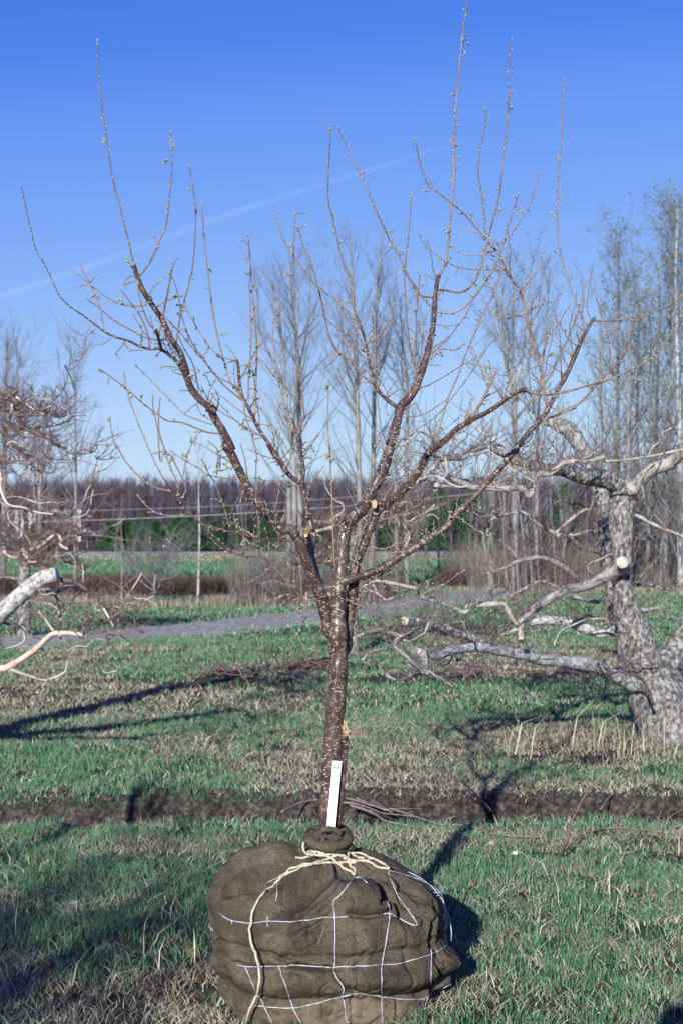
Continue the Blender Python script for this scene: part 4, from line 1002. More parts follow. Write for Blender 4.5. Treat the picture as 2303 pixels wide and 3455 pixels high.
Yl = 9.6
old_tree('old_apple_tree', (-3.35, Yl, 0), 'old apple tree at the left edge with sawn grey limb and peeled pink limb', [
    ('S-520,2640 -510,2400 -480,2100 -420,1800 -380,1600', 190, 110, Yl, Yl, 0, 18, .1)],
   [('S-460,2350 -300,2250 -120,2180 u0,1160 150,1030 300,900 450,790 600,745', 75, 46, Yl, Yl - .3, 7, 16, .07, 10),
    ('u640,805 780,825 900,900 1000,1000 1150,1130 1330,1200', 14, 7, Yl - .2, Yl - .1, 2, 8, .1, 16),
    ('u980,985 1080,1080 1200,1290', 9, 6, Yl - .1, Yl - .2, 4, 8, .1, 8),
    ('S-300,2330 -120,2280 u0,1745 80,1730 250,1630 400,1520 500,1420 580,1370 750,1370 900,1390', 32, 12, Yl, Yl - .8, 4, 12, .05, 3),
    ('u910,1385 1100,1360 1250,1380 1400,1365 1568,1355', 7, 3, Yl - .8, Yl - .9, 2, 6, .05, 8),
    ('u650,1400 560,1330 480,1220 410,1140', 9, 6, Yl - .7, Yl - .6, 1, 7, .06, 5),
    ('u890,1410 885,1280 960,1190', 9, 6, Yl - .8, Yl - .9, 2, 7, .06, 5),
    ('u870,1260 800,1180 690,1040 560,930', 5, 4, Yl - .8, Yl - .6, 5, 6, .06, 4),
    ('u590,940 620,1060 640,1170 615,1275 530,1240', 9, 5, Yl + .1, Yl, 2, 7, .08, 6),
    ('u450,900 600,930 700,880 800,880 850,910', 14, 10, Yl, Yl + .1, 1, 8, .12, 6),
    ('u290,1020 450,1040 640,1045 850,1030 1070,1015', 4, 3, Yl - .3, Yl - .3, 5, 6, .05, 7),
    ('u300,1110 380,1130 480,1060 640,1050', 5, 4, Yl - .3, Yl - .5, 5, 6, .05, 5),
    ('u1200,1200 1330,1100 1500,1000 1568,950', 4, 2, Yl - .3, Yl - .5, 5, 5, .05, 6),
    ('u1160,1260 1200,1100 1240,980 1330,860 1440,770', 4, 2, Yl - .3, Yl - .4, 5, 5, .05, 5),
    ('u900,1390 1100,1250 1280,1140 1450,1040', 4, 3, Yl - .7, Yl - .8, 5, 5, .05, 6),
    ('u1490,1170 1400,1010 1260,870 1100,770', 4, 2, Yl - .5, Yl - .7, 5, 5, .05, 6),
    ('u1120,1380 1160,1480 1240,1580', 3, 2, Yl - .8, Yl - .8, 2, 5, .05, 2),
    ('u1270,1390 1400,1480 1440,1600 1400,1660 1250,1780', 4, 3, Yl - .8, Yl - .7, 2, 5, .05, 3),
    ('u0,1430 80,1390 180,1270 230,1180', 5, 3, Yl - .8, Yl - .8, 2, 5, .05, 5),
    ('S-400,1700 -200,1500 -80,1380 t0,300 60,230 130,215 160,240', 60, 30, Yl, Yl - .3, 0, 14, .16, 16),
    ('t80,270 140,320 220,370 160,400 80,405 0,410 S-60,1400', 19, 20, Yl - .35, Yl - .1, 0, 12, .1, 18),
    ('t180,290 250,320 310,380 400,440 480,470 600,490 720,500', 13, 4, Yl - .3, Yl - .7, 4, 9, .1, 44),
    ('t200,430 205,520 235,600 200,650', 14, 6, Yl - .3, Yl - .2, 2, 9, .1, 22),
    ('t0,590 130,610 240,700 400,690 520,730 700,850 850,890 960,870 1020,830 1030,760', 8, 3, Yl - .4, Yl - 1.0, 5, 8, .06, 34),
    ('t40,540 150,560 300,620 450,690 600,790 640,760', 6, 3, Yl - .4, Yl - .8, 5, 7, .06, 30),
    ('t120,620 240,700 250,830 280,890 550,940 820,950 1020,1000', 6, 3, Yl - .5, Yl - 1.0, 5, 7, .06, 30),
    ('t280,890 340,1000 430,1080 560,1080 600,980', 4, 3, Yl - .6, Yl - .8, 2, 6, .06, 18),
    ('t0,450 150,470 300,470 450,470 640,480 700,400', 5, 3, Yl - .4, Yl - .8, 5, 7, .06, 30),
    ('t380,420 500,370 640,250 700,130 730,0', 4, 2, Yl - .5, Yl - .8, 2, 6, .06, 6),
    ('t640,470 780,370 800,330', 3, 2, Yl - .7, Yl - .9, 2, 5, .06, 4),
    ('t0,640 80,700 160,820 260,890 330,1000', 12, 5, Yl - .2, Yl - .5, 2, 8, .1, 26),
    ('t0,900 60,970 110,980 180,960 210,900', 8, 4, Yl - .2, Yl - .4, 2, 7, .1, 16),
    ('t0,1080 20,1150 10,1250 60,1380 120,1430 250,1450 400,1500 560,1520', 9, 4, Yl - .5, Yl - 1.0, 4, 8, .06, 8),
    ('t490,1510 600,1440 780,1390', 4, 2, Yl - .9, Yl - 1.1, 5, 6, .06, 5),
    ('t690,1568 850,1420 960,1330 1150,1300', 5, 2, Yl - .9, Yl - 1.1, 5, 6, .06, 6),
    ('t0,980 100,1010 180,1100 300,1140 440,1130', 5, 3, Yl - .6, Yl - .8, 5, 6, .06, 10),
    ('t0,1568 100,1450 160,1240', 5, 3, Yl - .6, Yl - .8, 2, 6, .06, 5)],
   5, whl=.24, wrad=.0026, up=.15, wmul=.95, crook=.02, crl=.4)

Ym = 22
b1 = at(85, 1990, Ym)
old_tree('old_apple_tree', (b1.x, Ym, 0), 'smaller old apple tree beyond the track at left with pale stout trunk', [
    ('S82,2155 82,2080 u260,900 265,700 275,560 290,500', 44, 30, Ym, Ym, 0, 12, .1)],
   [('u300,520 380,430 450,370 560,290 700,300 780,270 850,280 1000,310', 20, 10, Ym, Ym - .5, 0, 9, .15, 26),
    ('u290,540 220,430 150,370 80,280 0,230 S-40,1750', 16, 22, Ym, Ym + .4, 0, 9, .15, 26),
    ('u330,480 430,450 520,370 600,320 650,380 640,430 720,480', 9, 8, Ym - .2, Ym - .7, 4, 8, .12, 16),
    ('u690,450 700,380 760,340 900,335', 9, 4, Ym - .4, Ym - .5, 1, 7, .1, 10),
    ('u200,480 120,440 0,380 S-40,1810', 12, 12, Ym, Ym - .4, 0, 8, .14, 20),
    ('u40,500 140,570 230,520', 9, 8, Ym - .3, Ym - .2, 4, 7, .1, 10),
    ('u240,480 290,580 330,610 400,610', 11, 8, Ym - .3, Ym - .5, 4, 8, .1, 10),
    ('u330,540 450,560 560,590 700,610 790,660 900,720', 13, 6, Ym, Ym - .5, 0, 8, .14, 34),
    ('u300,600 370,660 450,680 560,640', 10, 5, Ym - .1, Ym - .5, 2, 8, .12, 26),
    ('u220,800 120,780 0,780 S-30,1950', 11, 9, Ym, Ym + .2, 0, 7, .1, 8),
    ('u600,310 680,400 800,450 900,500', 5, 3, Ym - .3, Ym - .6, 5, 6, .1, 12),
    ('u640,330 900,330 1100,340 1350,385', 4, 2, Ym - .3, Ym - .8, 5, 5, .05, 8)],
   2, whl=.45, wrad=.007, up=.25, crook=.1, crl=.9)
Yc = 19
b2 = at(1185, 2200, Yc)
old_tree('old_apple_tree', (b2.x, Yc, 0), 'pale old apple tree half hidden behind the fork of the young tree', [
    ('S1190,2215 1188,2100 v810,760 800,560 815,440 830,380', 38, 27, Yc, Yc, 0, 12, .1)],
   [('v820,560 700,500 600,500 530,535 440,620', 18, 12, Yc, Yc - .4, 0, 8, .14, 22),
    ('v760,660 660,620 560,590 460,600 290,605', 16, 9, Yc, Yc - .6, 2, 8, .14, 20),
    ('v820,420 700,260 600,270 500,265', 18, 14, Yc, Yc + .4, 0, 8, .14, 16),
    ('v700,290 620,320 520,345', 12, 10, Yc, Yc - .2, 1, 7, .12, 8),
    ('v790,760 700,860 560,850 400,890 300,860 220,880', 14, 8, Yc, Yc - .7, 1, 8, .14, 26),
    ('v300,860 300,920 230,945', 9, 7, Yc - .6, Yc - .8, 2, 7, .12, 10),
    ('v830,400 960,330 1060,300 1150,230 1240,210 1300,290 1280,400', 14, 8, Yc, Yc - .4, 0, 8, .14, 34),
    ('v960,330 1080,190 1180,170 1220,110 1300,120 1400,200 1480,130', 10, 7, Yc, Yc - .5, 1, 7, .14, 34),
    ('v1240,210 1240,300 1280,380 1230,480 1150,560', 8, 4, Yc - .4, Yc - .5, 1, 6, .12, 22),
    ('v870,830 1000,840 1080,900 1150,880', 10, 6, Yc, Yc - .4, 1, 7, .14, 14),
    ('v1010,850 980,780 900,760', 8, 6, Yc, Yc, 1, 7, .1, 8)],
   2, whl=.45, wrad=.006, crook=.12, crl=.9)

# ================================================================== BARE TREES OF THE BACKGROUND
def bare_tree(name, px_path, Yd, w0, w1, nbr, blen, ang, label, group, trunk_m='poplar', leaf=0, tw=.0062, sub=5, start=.2, limbs=(), cat='tree', leafr=.055, dense=2):
    pts = px(px_path); base = at(pts[0][0], pts[0][1], Yd)
    loc = (base.x, Yd, float(height(np.array(base.x), np.array(float(Yd)))))
    root = empty(name, loc, label, cat, group)
    P = catmull([at(a, b, Yd) for a, b in pts], 8); P[:, 1] += .15 * np.sin(np.linspace(0, 5, len(P)) + rng.random() * 6)
    P[0, 2] = loc[2] - .05
    n = len(P); r_ = np.linspace(w0, w1, n) / FPX * Yd / 2
    mb = MB(); mb.tube(P, r_, 8, mat=0)
    stems = [(P, r_)]
    for lp in limbs:
        q = catmull([at(a, b, Yd) for a, b in px(lp)], 7); q[:, 1] += random.uniform(-1.2, 1.2) * np.linspace(0, 1, len(q)) ** 1
        rr = np.linspace(w0 * .34, 3, len(q)) / FPX * Yd / 2; mb.tube(q, rr, 6, mat=0); stems.append((q, rr))
    mb.build('trunk', [M[trunk_m]], root, loc=loc).location = (0, 0, 0)
    tb = MB(); LV = []
    for si, (P, r_) in enumerate(stems):
        nb = int(nbr * .8) if si == 0 else max(8, nbr // 3)
        H = P[-1, 2] - P[0, 2]; st_ = start if si == 0 else .15
        for k in range(nb):
            s_ = st_ + (1 - st_) * (k + rng.random()) / nb; i = min(len(P) - 1, int(s_ * (len(P) - 1))); p = P[i]
            az = rng.random() * 6.283; up = math.cos(R(ang)) + .25 * random.uniform(-1, 1)
            d = np.array((math.cos(az) * math.sin(R(ang)), math.sin(az) * math.sin(R(ang)), up)); d /= np.linalg.norm(d)
            l_ = 1.25 * blen * (1.1 - s_ * .72) * random.uniform(.6, 1.15); q = [p]; rad = max(tw, r_[i] * .38) 
            for j in range(6):
                d = d + rng.normal(size=3) * .10 + np.array((0, 0, .10)); d /= np.linalg.norm(d); q.append(q[-1] + d * l_ / 6)
            q = np.array(q); tb.tube(q, np.linspace(min(rad, .03), tw * .45, 7), 3, cap=False)
            for m_ in range(sub):
                j = rng.integers(1, 6); d2 = d + rng.normal(size=3) * .50; d2[2] = abs(d2[2]); d2 /= np.linalg.norm(d2); l2 = l_ * random.uniform(.2, .5)
                q2 = np.array([q[j], q[j] + d2 * l2 * .5, q[j] + d2 * l2 + np.array((0, 0, .12 * l2))]); tb.tube(q2, [tw * .6, tw * .45, tw * .3], 3, cap=False)
                for z_ in range(dense):
                    a0 = q2[1] if z_ % 2 else q[j] * .4 + q2[1] * .6; d3 = d2 + rng.normal(size=3) * .6; d3 /= np.linalg.norm(d3)
                    a1 = a0 + d3 * l2 * .45; tb.tube(np.array([a0, a1]), [tw * .42, tw * .25], 3, cap=False)
                    for _l in range(leaf): LV.append(a0 + (a1 - a0) * rng.random() + rng.normal(size=3) * .10)
    tb.build('crown', [M['far_twig']], root, loc=loc).location = (0, 0, 0)
    if leaf:
        Lc = np.array(LV) - np.array(loc); nL = len(Lc); s3 = leafr * (.6 + .8 * rng.random((nL, 1)))
        a = rng.normal(size=(nL, 3)); b = rng.normal(size=(nL, 3)); a /= np.linalg.norm(a, axis=1)[:, None]; b /= np.linalg.norm(b, axis=1)[:, None]
        Vv = np.stack([Lc, Lc + a * s3, Lc + b * s3], 1).reshape(-1, 3)
        np_mesh('young_leaves', Vv, np.arange(nL * 3).reshape(-1, 3), 3, M['young_leaf'], parent=root)
    return root
BT = bare_tree
BT('tall_bare_tree', 'S1000,2010 995,1800 993,1600 985,1500 965,1350 945,1100 930,1000 905,930', 38, 22, 5, 46, 2.2, 42, 'tall bare grey tree left of the young tree crown, its left stem forked low', None, limbs=('S968,1380 940,1250 880,1130 870,960', 'S985,1500 1000,1300 1010,1000'))
BT('tall_bare_tree', 'S1018,2010 1015,1870 1010,1500 1008,1300 1000,1150 985,1000 975,875', 40, 24, 5, 50, 2.3, 40, 'tallest pale trunked bare tree just left of centre behind the young tree', None, limbs=('S1005,1250 1040,1100 1050,900',))
BT('tree_snag', 'S973,2005 975,1850 976,1700 977,1648', 37, 21, 17, 2, .3, 70, 'pale broken dead trunk standing beside the tall bare trees', None, sub=1)
BT('tall_bare_tree', 'S1218,2010 1215,1850 1210,1600 1203,1310 1200,1150 1190,950 1180,795', 38, 24, 4, 56, 2.1, 38, 'straight tall bare tree behind the centre right limb of the young tree', None, limbs=('S1203,1340 1160,1200 1150,1000', 'S1205,1400 1160,1330 1140,1230'))
BT('tall_bare_tree', 'S1253,2010 1256,1850 1258,1600 1262,1310 1264,1100 1272,950 1288,800', 41, 22, 4, 56, 2.1, 38, 'slender bare tree close to the right of the straight tall one', None, limbs=('S1262,1300 1310,1150 1330,930',))
BT('tall_bare_tree', 'S1372,2010 1370,1800 1369,1570 1372,1300 1355,1150 1348,1000', 42, 20, 4, 50, 2.3, 42, 'bare tree behind the upper right limb of the young tree with a bushy fine crown', None, limbs=('S1370,1400 1420,1200 1430,1050', 'S1372,1350 1310,1200'))
BT('tall_bare_tree', 'S1338,2015 1335,1800 1332,1600 1325,1450', 37, 15, 5, 26, 1.6, 40, 'short thin bare tree between the two taller groups at centre', None)
BT('spreading_bare_tree', 'S1738,2010 1738,1800 1737,1600 1735,1490 1730,1300', 36, 28, 16, 20, 1.6, 45, 'broad bare tree right of centre fanning into many steep limbs', None, sub=8, limbs=(
    'S1732,1360 1700,1200 1650,1050 1600,950', 'S1731,1320 1700,1150 1690,950 1670,860', 'S1730,1300 1735,1100 1740,950 1730,850', 'S1733,1380 1790,1200 1830,1000 1850,870', 'S1735,1400 1640,1250 1570,1130', 'S1733,1340 1770,1150 1790,950 1810,840', 'S1734,1350 1720,1120 1640,900', 'S1735,1420 1860,1250 1940,1050 1960,950'))
BT('tall_bare_tree', 'S1805,2010 1808,1700 1815,1400 1840,1150 1855,900', 39, 16, 4, 42, 2.0, 38, 'leaning bare tree between the fanned tree and the cut limb of the young tree', None, limbs=('S1812,1450 1780,1250 1790,1000',))
# greening poplars on the right
for i, (p_, Yd, w_, nb, lab_) in enumerate((
    ('S2095,2005 2090,1700 2086,1400 2084,1100 2083,930 2080,815', 40, 18, 70, 'greening poplar standing furthest left in the poplar row at right'),
    ('S2125,2005 2120,1700 2117,1400 2117,1150 2117,950', 38, 24, 50, 'thick trunked poplar behind the junction of the old apple tree limbs'),
    ('S2180,2000 2185,1700 2190,1400 2195,1200 2195,1040', 41, 16, 46, 'shorter greening poplar between the thick poplar and the tall ones'),
    ('S2245,2010 2250,1700 2255,1400 2257,1100 2262,850 2268,760', 40, 20, 74, 'tall greening poplar second from the right edge'),
    ('S2290,2005 2290,1700 2289,1400 2284,1100 2283,900 2285,700', 37, 30, 80, 'tallest leafing poplar with a white trunk at the right edge'),
    ('S2150,2000 2152,1700 2150,1400 2148,1200 2150,1000', 43, 14, 50, 'thin greening poplar just right of the thick trunked poplar'),
    ('S2215,2000 2216,1700 2214,1400 2218,1100 2216,900', 44, 15, 56, 'thin greening poplar in the middle of the poplar row'),
    ('S2030,2005 2028,1700 2030,1400 2026,1200 2028,1060', 44, 13, 44, 'thin greening poplar left of the main row, above the broken apple limb'),
    ('S2340,2005 2340,1500 2338,1000 2340,720', 40, 24, 70, 'greening poplar crown cut by the right edge of the photo'))):
    BT('poplar_tree', p_, Yd, w_ if i != 4 else 24, 4, nb, 2.3, 32, lab_, None, trunk_m='pale_stem' if i == 4 else 'poplar', leaf=2, sub=6, tw=.0068, leafr=.06, start=.06)
# left side trees
BT('tall_bare_tree', 'S256,1990 254,1800 253,1600 251,1400 250,1250 238,1175', 36, 13, 3, 54, 2.0, 38, 'slender pale trunked bare tree standing alone left of the young tree', None, start=.15)
BT('tall_bare_tree', 'S15,2000 14,1700 12,1500 20,1300 30,1160', 38, 22, 4, 52, 1.9, 36, 'bare tree at the left edge behind the twiggy apple limb', None, limbs=('S14,1500 60,1300 60,1150', 'S14,1480 -30,1300'))
BT('tall_bare_tree', 'S140,1995 138,1700 140,1630 145,1500 160,1400', 37, 16, 4, 34, 1.9, 40, 'low dark forked bare tree between the left edge tree and the slender tree', None, limbs=('S140,1620 100,1480 85,1350', 'S140,1600 185,1500'))
BT('white_birch', 'S670,2040 671,1950 672,1800 669,1700 668,1560 652,1480', 31, 9, 2, 12, .9, 40, 'thin white birch standing by the verge left of the young tree', None, trunk_m='pale_stem', sub=3, start=.5)
BT('thin_sapling', 'S415,2030 413,1930 410,1850 406,1735', 31, 8, 3, 8, .5, 45, 'thin grey sapling beside the dark shrub on the verge', None, sub=2)
BT('dark_shrub', 'S525,2035 524,1980 528,1930', 31, 11, 7, 6, 1.1, 60, 'dark bare spreading shrub in front of the brown thicket', None, trunk_m='far_twig', sub=9, limbs=('S524,1985 480,1930 430,1880', 'S524,1990 560,1930 600,1890', 'S525,1960 510,1880 500,1800', 'S526,1950 550,1880 560,1800', 'S524,1995 460,1960 390,1850', 'S526,1960 600,1940 640,1880'), cat='shrub')
BT('dark_shrub', 'S930,2055 930,2010 940,1960', 30, 7, 4, 5, .7, 60, 'grey bare shrub directly left of the young tree lower limbs', None, trunk_m='far_twig', sub=10, limbs=('S930,2010 870,1960 840,1900', 'S930,2010 900,1930 880,1850', 'S932,2000 960,1930 990,1870'), cat='shrub')
# saplings of the right thicket: four built, the rest copied
sap = []
for k, (p_, w_) in enumerate((('S1648,2010 1635,1880 1622,1760 1612,1680 1600,1560', 8), ('S1712,2000 1702,1880 1690,1750 1680,1640 1672,1540', 8), ('S1774,1995 1765,1850 1755,1750 1745,1620 1740,1500', 7), ('S1868,2000 1868,1850 1860,1700 1850,1550', 6))):
    sap.append(BT('bare_sapling', p_, 34, w_, 2, 13, .9, 34, 'thin pale leafless sapling in the crowded thicket right of the track', 'thin bare saplings in the thicket at right', trunk_m='poplar', sub=4, start=.3))
for k in range(46):
    x_ = random.uniform(1560, 2420) if k > 8 else random.uniform(1380, 1600); Yd = random.uniform(34, 52) if k > 8 else random.uniform(46, 56)
    p = at(x_, 1900, Yd)
    copy_tree(sap[k % 4], (p.x, Yd, 0), random.uniform(-.5, .5) + (math.pi if k % 3 == 0 else 0), random.uniform(.8, 1.35))
for k in range(6):
    x_ = random.uniform(-200, 1000); Yd = random.uniform(100, 108); p = at(x_, 1900, Yd)
    copy_tree(sap[k % 4], (p.x, Yd, 0), random.uniform(-3, 3), random.uniform(1.1, 1.6), 'thin pale bare tree standing along the far road below the wooded hill', 'thin bare trees along the far road')

# ================================================================== FAR WOOD, PINES, THICKET, DRY GRASS
def flakes(cent, nper, size, wid, up, colA, colB, name, label, cat, sx=1., sz=1., m='thicket'):
    pass
def wood():
    n = 3600
    y = 112 + 250 * rng.random(n) ** 1.1; x = (rng.random(n) * 2 - 1) * (y * .30 + 25); z = height(x, y)
    H = 3.9 + 1.2 * rng.random(n) + 1.9 * vn(x * .05, y * .05); H = np.where(y < 135, H * (.35 + .4 * rng.random(n)), H)
    V = []; T_ = []; Cl = []; o = 0
    # trunks: 3-sided
    for k in range(3):
        a = k * 2.094
    r = .07 + .08 * rng.random(n); lean = rng.normal(size=(n, 2)) * .25
    b = np.stack([x, y, z - .3], 1); t = np.stack([x + lean[:, 0], y + lean[:, 1], z + H], 1)
    vv = []
    for k in range(3):
        d = np.stack([np.cos(k * 2.094) * r, np.sin(k * 2.094) * r, 0 * r], 1); vv += [b + d, t + d * .25]
    vv = np.stack(vv, 1).reshape(-1, 3); i0 = np.arange(n) * 6
    q = []
    for k in range(3):
        k2 = (k + 1) % 3; q += [np.stack([i0 + 2 * k, i0 + 2 * k2, i0 + 2 * k2 + 1], 1), np.stack([i0 + 2 * k, i0 + 2 * k2 + 1, i0 + 2 * k + 1], 1)]
    V.append(vv); T_.append(np.concatenate(q)); g_ = rng.random((n, 1)); Cl.append(np.repeat(np.array([.075, .068, .08]) + g_ ** 8 * np.array([.13, .13, .13]), 6, 0)); o = len(vv)
    m_ = 76; N_ = n * m_
    s = .28 + .72 * rng.random((n, m_)); az = rng.random((n, m_)) * 6.283; el = .75 + .5 * rng.random((n, m_)); ln = H[:, None] * (.30 - .18 * (s - .28)) * (.6 + .8 * rng.random((n, m_)))
    p = b[:, None, :] + (t - b)[:, None, :] * s[..., None]
    d = np.stack([np.cos(az) * np.cos(el), np.sin(az) * np.cos(el), np.sin(el)], -1)
    p = p + d * ln[..., None] * .5 * rng.random((n, m_, 1)); e = p + d * ln[..., None]
    wv = .04 + .05 * rng.random((n, m_, 1)); sdv = np.stack([-np.sin(az), np.cos(az), 0 * az], -1) * wv
    vv = np.stack([p - sdv * .5, p + sdv * .5, e], 2).reshape(-1, 3); tt = np.arange(N_ * 3).reshape(-1, 3) + o
    V.append(vv); T_.append(tt)
    tone = .65 + .7 * rng.random((n, 1)); c = np.array([.080, .070, .094]) * tone; warm = (rng.random((n, 1)) < .2); c = np.where(warm, c * np.array([1.25, .95, .8]), c)  # distance haze is put into the twig colour as a bluish shift
    Cl.append(np.repeat(c, m_ * 3, 0))
    ob = np_mesh('far_wood', np.concatenate(V), np.concatenate(T_), 3, M['thicket'], np.concatenate(Cl))
    tag(ob, 'purple brown leafless wood covering the far hillside', 'wood', kind='stuff')
wood()
def thick(name, label, cat, boxes, n, hmin, hmax, wdt, cA, cB, lean=.5, hfun=None, curve=.4, kind='stuff', parent=None):
    """a mass of thin stems; boxes = (x0,x1,y0,y1,weight)"""
    W_ = np.array([b[4] for b in boxes], float); W_ /= W_.sum(); ch = rng.choice(len(boxes), n, p=W_); B_ = np.array([b[:4] for b in boxes])[ch]
    x = B_[:, 0] + (B_[:, 1] - B_[:, 0]) * rng.random(n); y = B_[:, 2] + (B_[:, 3] - B_[:, 2]) * rng.random(n)
    z = height(x, y) - .02; h = hmin + (hmax - hmin) * rng.random(n) * (.5 + vn(x * 1.3, y * 1.3))
    az = rng.random(n) * 6.283; l = lean * rng.random(n) * h
    p0 = np.stack([x, y, z], 1); d = np.stack([np.cos(az), np.sin(az), 0 * az], 1)
    p1 = p0 + d * (l * .3)[:, None] + np.array([0, 0, 1.]) * (h * .6)[:, None]; p2 = p0 + d * (l * (1 + curve))[:, None] + np.array([0, 0, 1.]) * (h * (1 - curve * rng.random(n) * .6))[:, None]
    f = rng.normal(size=(n, 3)); f[:, 2] = 0; f /= np.linalg.norm(f, axis=1)[:, None] + 1e-9; w_ = f * (wdt * (.5 + rng.random(n)))[:, None] / 2
    V_ = np.stack([p0 - w_, p0 + w_, p1 + w_ * .8, p1 - w_ * .8, p2], 1).reshape(-1, 3); i0 = np.arange(n) * 5
    T_ = np.concatenate([np.stack([i0, i0 + 1, i0 + 2], 1), np.stack([i0, i0 + 2, i0 + 3], 1), np.stack([i0 + 3, i0 + 2, i0 + 4], 1)])
    r = rng.random((n, 1)); c = np.array(cA) * (1 - r) + np.array(cB) * r
    ob = np_mesh(name, V_, T_, 3, M['thicket'], np.repeat(c, 5, 0)); return tag(ob, label, cat, kind=kind)
thick('bramble_thicket', 'low reddish brown bramble thicket along the field edge behind the verge', 'thicket', [(-11, 1.2, 35.2, 37.6, 12), (3.0, 7.5, 41.5, 45, 3)], 42000, .28, .62, .012, (.026, .018, .018), (.15, .10, .092), 1.1)
thick('undergrowth', 'grey brown undergrowth of twigs and dead stems below the saplings at right', 'undergrowth', [(3.6, 17, 39.5, 52, 10), (-.8, .9, 31.5, 33.5, .35), (-2.4, -.9, 31.0, 33.0, .5)], 24000, .3, 1.7, .010, (.065, .056, .052), (.27, .24, .215), .9)
thick('dry_tall_grass', 'strip of tall dry straw coloured grass along the verge', 'dry grass', [(-9, -.5, 30.6, 31.8, 10), (3.8, 15, 37.6, 39.0, 5), (-2.95, -2.5, 31.0, 31.4, 1.6)], 5200, .08, .36, .010, (.16, .13, .10), (.36, .32, .26), .35)
thick('dry_grass_stalks', 'tall bleached grass stalks in front of the right old apple trunk', 'dry grass', [(1.2, 2.45, 10.0, 10.9, 5), (1.9, 2.4, 10.1, 10.6, 2)], 75, .10, .42, .0045, (.42, .36, .25), (.66, .58, .44), .8)
thick('straw_tufts', 'scattered taller bleached straw tufts in the meadow', 'dry grass', [(-2.2, 2.2, 5, 8, 6), (-3.4, 3.4, 9, 14, 8)], 1500, .05, .14, .004, (.38, .33, .25), (.62, .56, .44), 1.4)
def pine(x, base_y, top_px, Yd, label):
    p = at(x, 1860, Yd); z0 = float(height(np.array(p.x), np.array(float(Yd)))); H = at(x, top_px, Yd).z - z0
    root = empty('pine_tree', (p.x, Yd, z0), label, 'pine tree', 'dark pines at the foot of the hill')
    mb = MB(); mb.tube(np.array([(0, 0, -.1), (0.05, 0, H * .5), (0, 0, H * .96)]), [.14, .09, .02], 6); mb.build('trunk', [M['far_twig']], root)
    n = 5200; s = rng.random(n) ** .8; rad = H * .42 * (1 - s) ** .75 + .15; a = rng.random(n) * 6.283; q = np.sqrt(rng.random(n)) * (.75 + .5 * vn(a * 2.2, s * 9 + x))
    c = np.stack([np.cos(a) * rad * q, np.sin(a) * rad * q, H * (.04 + .96 * s)], 1)
    u = rng.normal(size=(n, 3)); u[:, 2] = abs(u[:, 2]) * .6; u /= np.linalg.norm(u, axis=1)[:, None]; v2 = np.cross(u, rng.normal(size=(n, 3))); v2 /= np.linalg.norm(v2, axis=1)[:, None]
    V_ = np.stack([c - v2 * .05, c + v2 * .05, c + u * .38], 1).reshape(-1, 3)
    np_mesh('crown', V_, np.arange(n * 3).reshape(-1, 3), 3, M['pine'], parent=root)
for (x_, tp, Yd, lb_) in ((372, 1768, 112, 'small rounded dark pine at the left end of the pine clump'), (420, 1755, 114, 'second pine from the left in the pine clump, mid height'), (475, 1748, 113, 'broad dark pine in the left half of the clump'), (530, 1765, 110, 'pine behind the dark bare shrub'),
                          (600, 1742, 115, 'tall dark pine left of the thin white birch'), (640, 1750, 112, 'pine directly left of the birch trunk'), (705, 1748, 114, 'pine just right of the birch trunk'), (760, 1700, 150, 'small dark pine higher up between the left limbs of the young tree'), (830, 1745, 116, 'dark pine behind the left limb of the young tree'),
                          (130, 1765, 113, 'dark pine seen through the left old apple tree'), (1480, 1650, 118, 'tall dark pine behind the lowest right limb'), (1535, 1690, 116, 'dark pine right of the lowest right limb'), (1600, 1650, 121, 'dark pine among the saplings right of centre'),
                          (1080, 1730, 117, 'dark pine seen between the forked limbs'), (900, 1760, 112, 'low dark pine left of the fork'), (1900, 1640, 125, 'tall pine behind the right thicket'), (1290, 1700, 122, 'dark pine behind the right hand fork')):
    pine(x_, 1860, tp, Yd, lb_)

# ================================================================== fallen branches, leaves, small things
def stick(path, Ys, w0, w1, label, m='soilstick', grp=None, twigs=2):
    pts = px(path); P = catmull([at(a, b, y_) for (a, b), y_ in zip(pts, Ys)], 6)
    mb = MB(); mb.tube(P, np.linspace(w0, w1, len(P)) / FPX * np.mean(Ys) / 2, 6)
    for k in range(twigs):
        i = rng.integers(1, len(P) - 1); d = P[min(i + 2, len(P) - 1)] - P[i]; d /= np.linalg.norm(d) + 1e-9; d = d + rng.normal(size=3) * .5; d[2] = abs(d[2]) * .5
        mb.tube(np.array([P[i], P[i] + d * .05, P[i] + d * .12]), [.002, .0015, .001], 4)
    o = mb.build('fallen_branch', M[m], loc=tuple(P[0])); tag(o, label, 'branch', grp)
def gdep(y): return FPX * CAMZ / (y - 1790)
def gs(path, w0, w1, label, lift=0., **kw):
    pts = px(path); stick(path, [gdep(b) - .12 - lift for a, b in pts], w0, w1, label, **kw)
gs('m866,1180 1040,1240 1250,1330 1497,1420 l230,720 330,750', 11, 5, 'thick reddish brown cut branch lying right of the trunk, uppermost in its bundle')
gs('m980,1355 1200,1420 1380,1500 1497,1580 S1400,2790', 10, 5, 'pale grey cut branch in the bundle right of the trunk, its cut end leftward')
gs('m870,1240 1080,1290 1300,1360 l150,690 230,735', 7, 4, 'dark thin cut branch squeezed in the middle of the bundle right of the trunk')
gs('m860,1310 1100,1340 1330,1420 l200,740 340,755', 6, 3, 'thin branch along the lower side of the bundle right of the trunk')
gs('m0,1450 200,1350 400,1290 520,1270', 7, 9, 'straight pale stick left of the trunk crossing the rut', twigs=1)
gs('m1000,1570 1040,1680 1090,1800', 10, 6, 'short grey stub of wood lying behind the burlap collar', twigs=0)
gs('l330,750 450,790 580,795 700,835 900,850', 6, 3, 'long thin dark twig lying across the tree shadow at right')
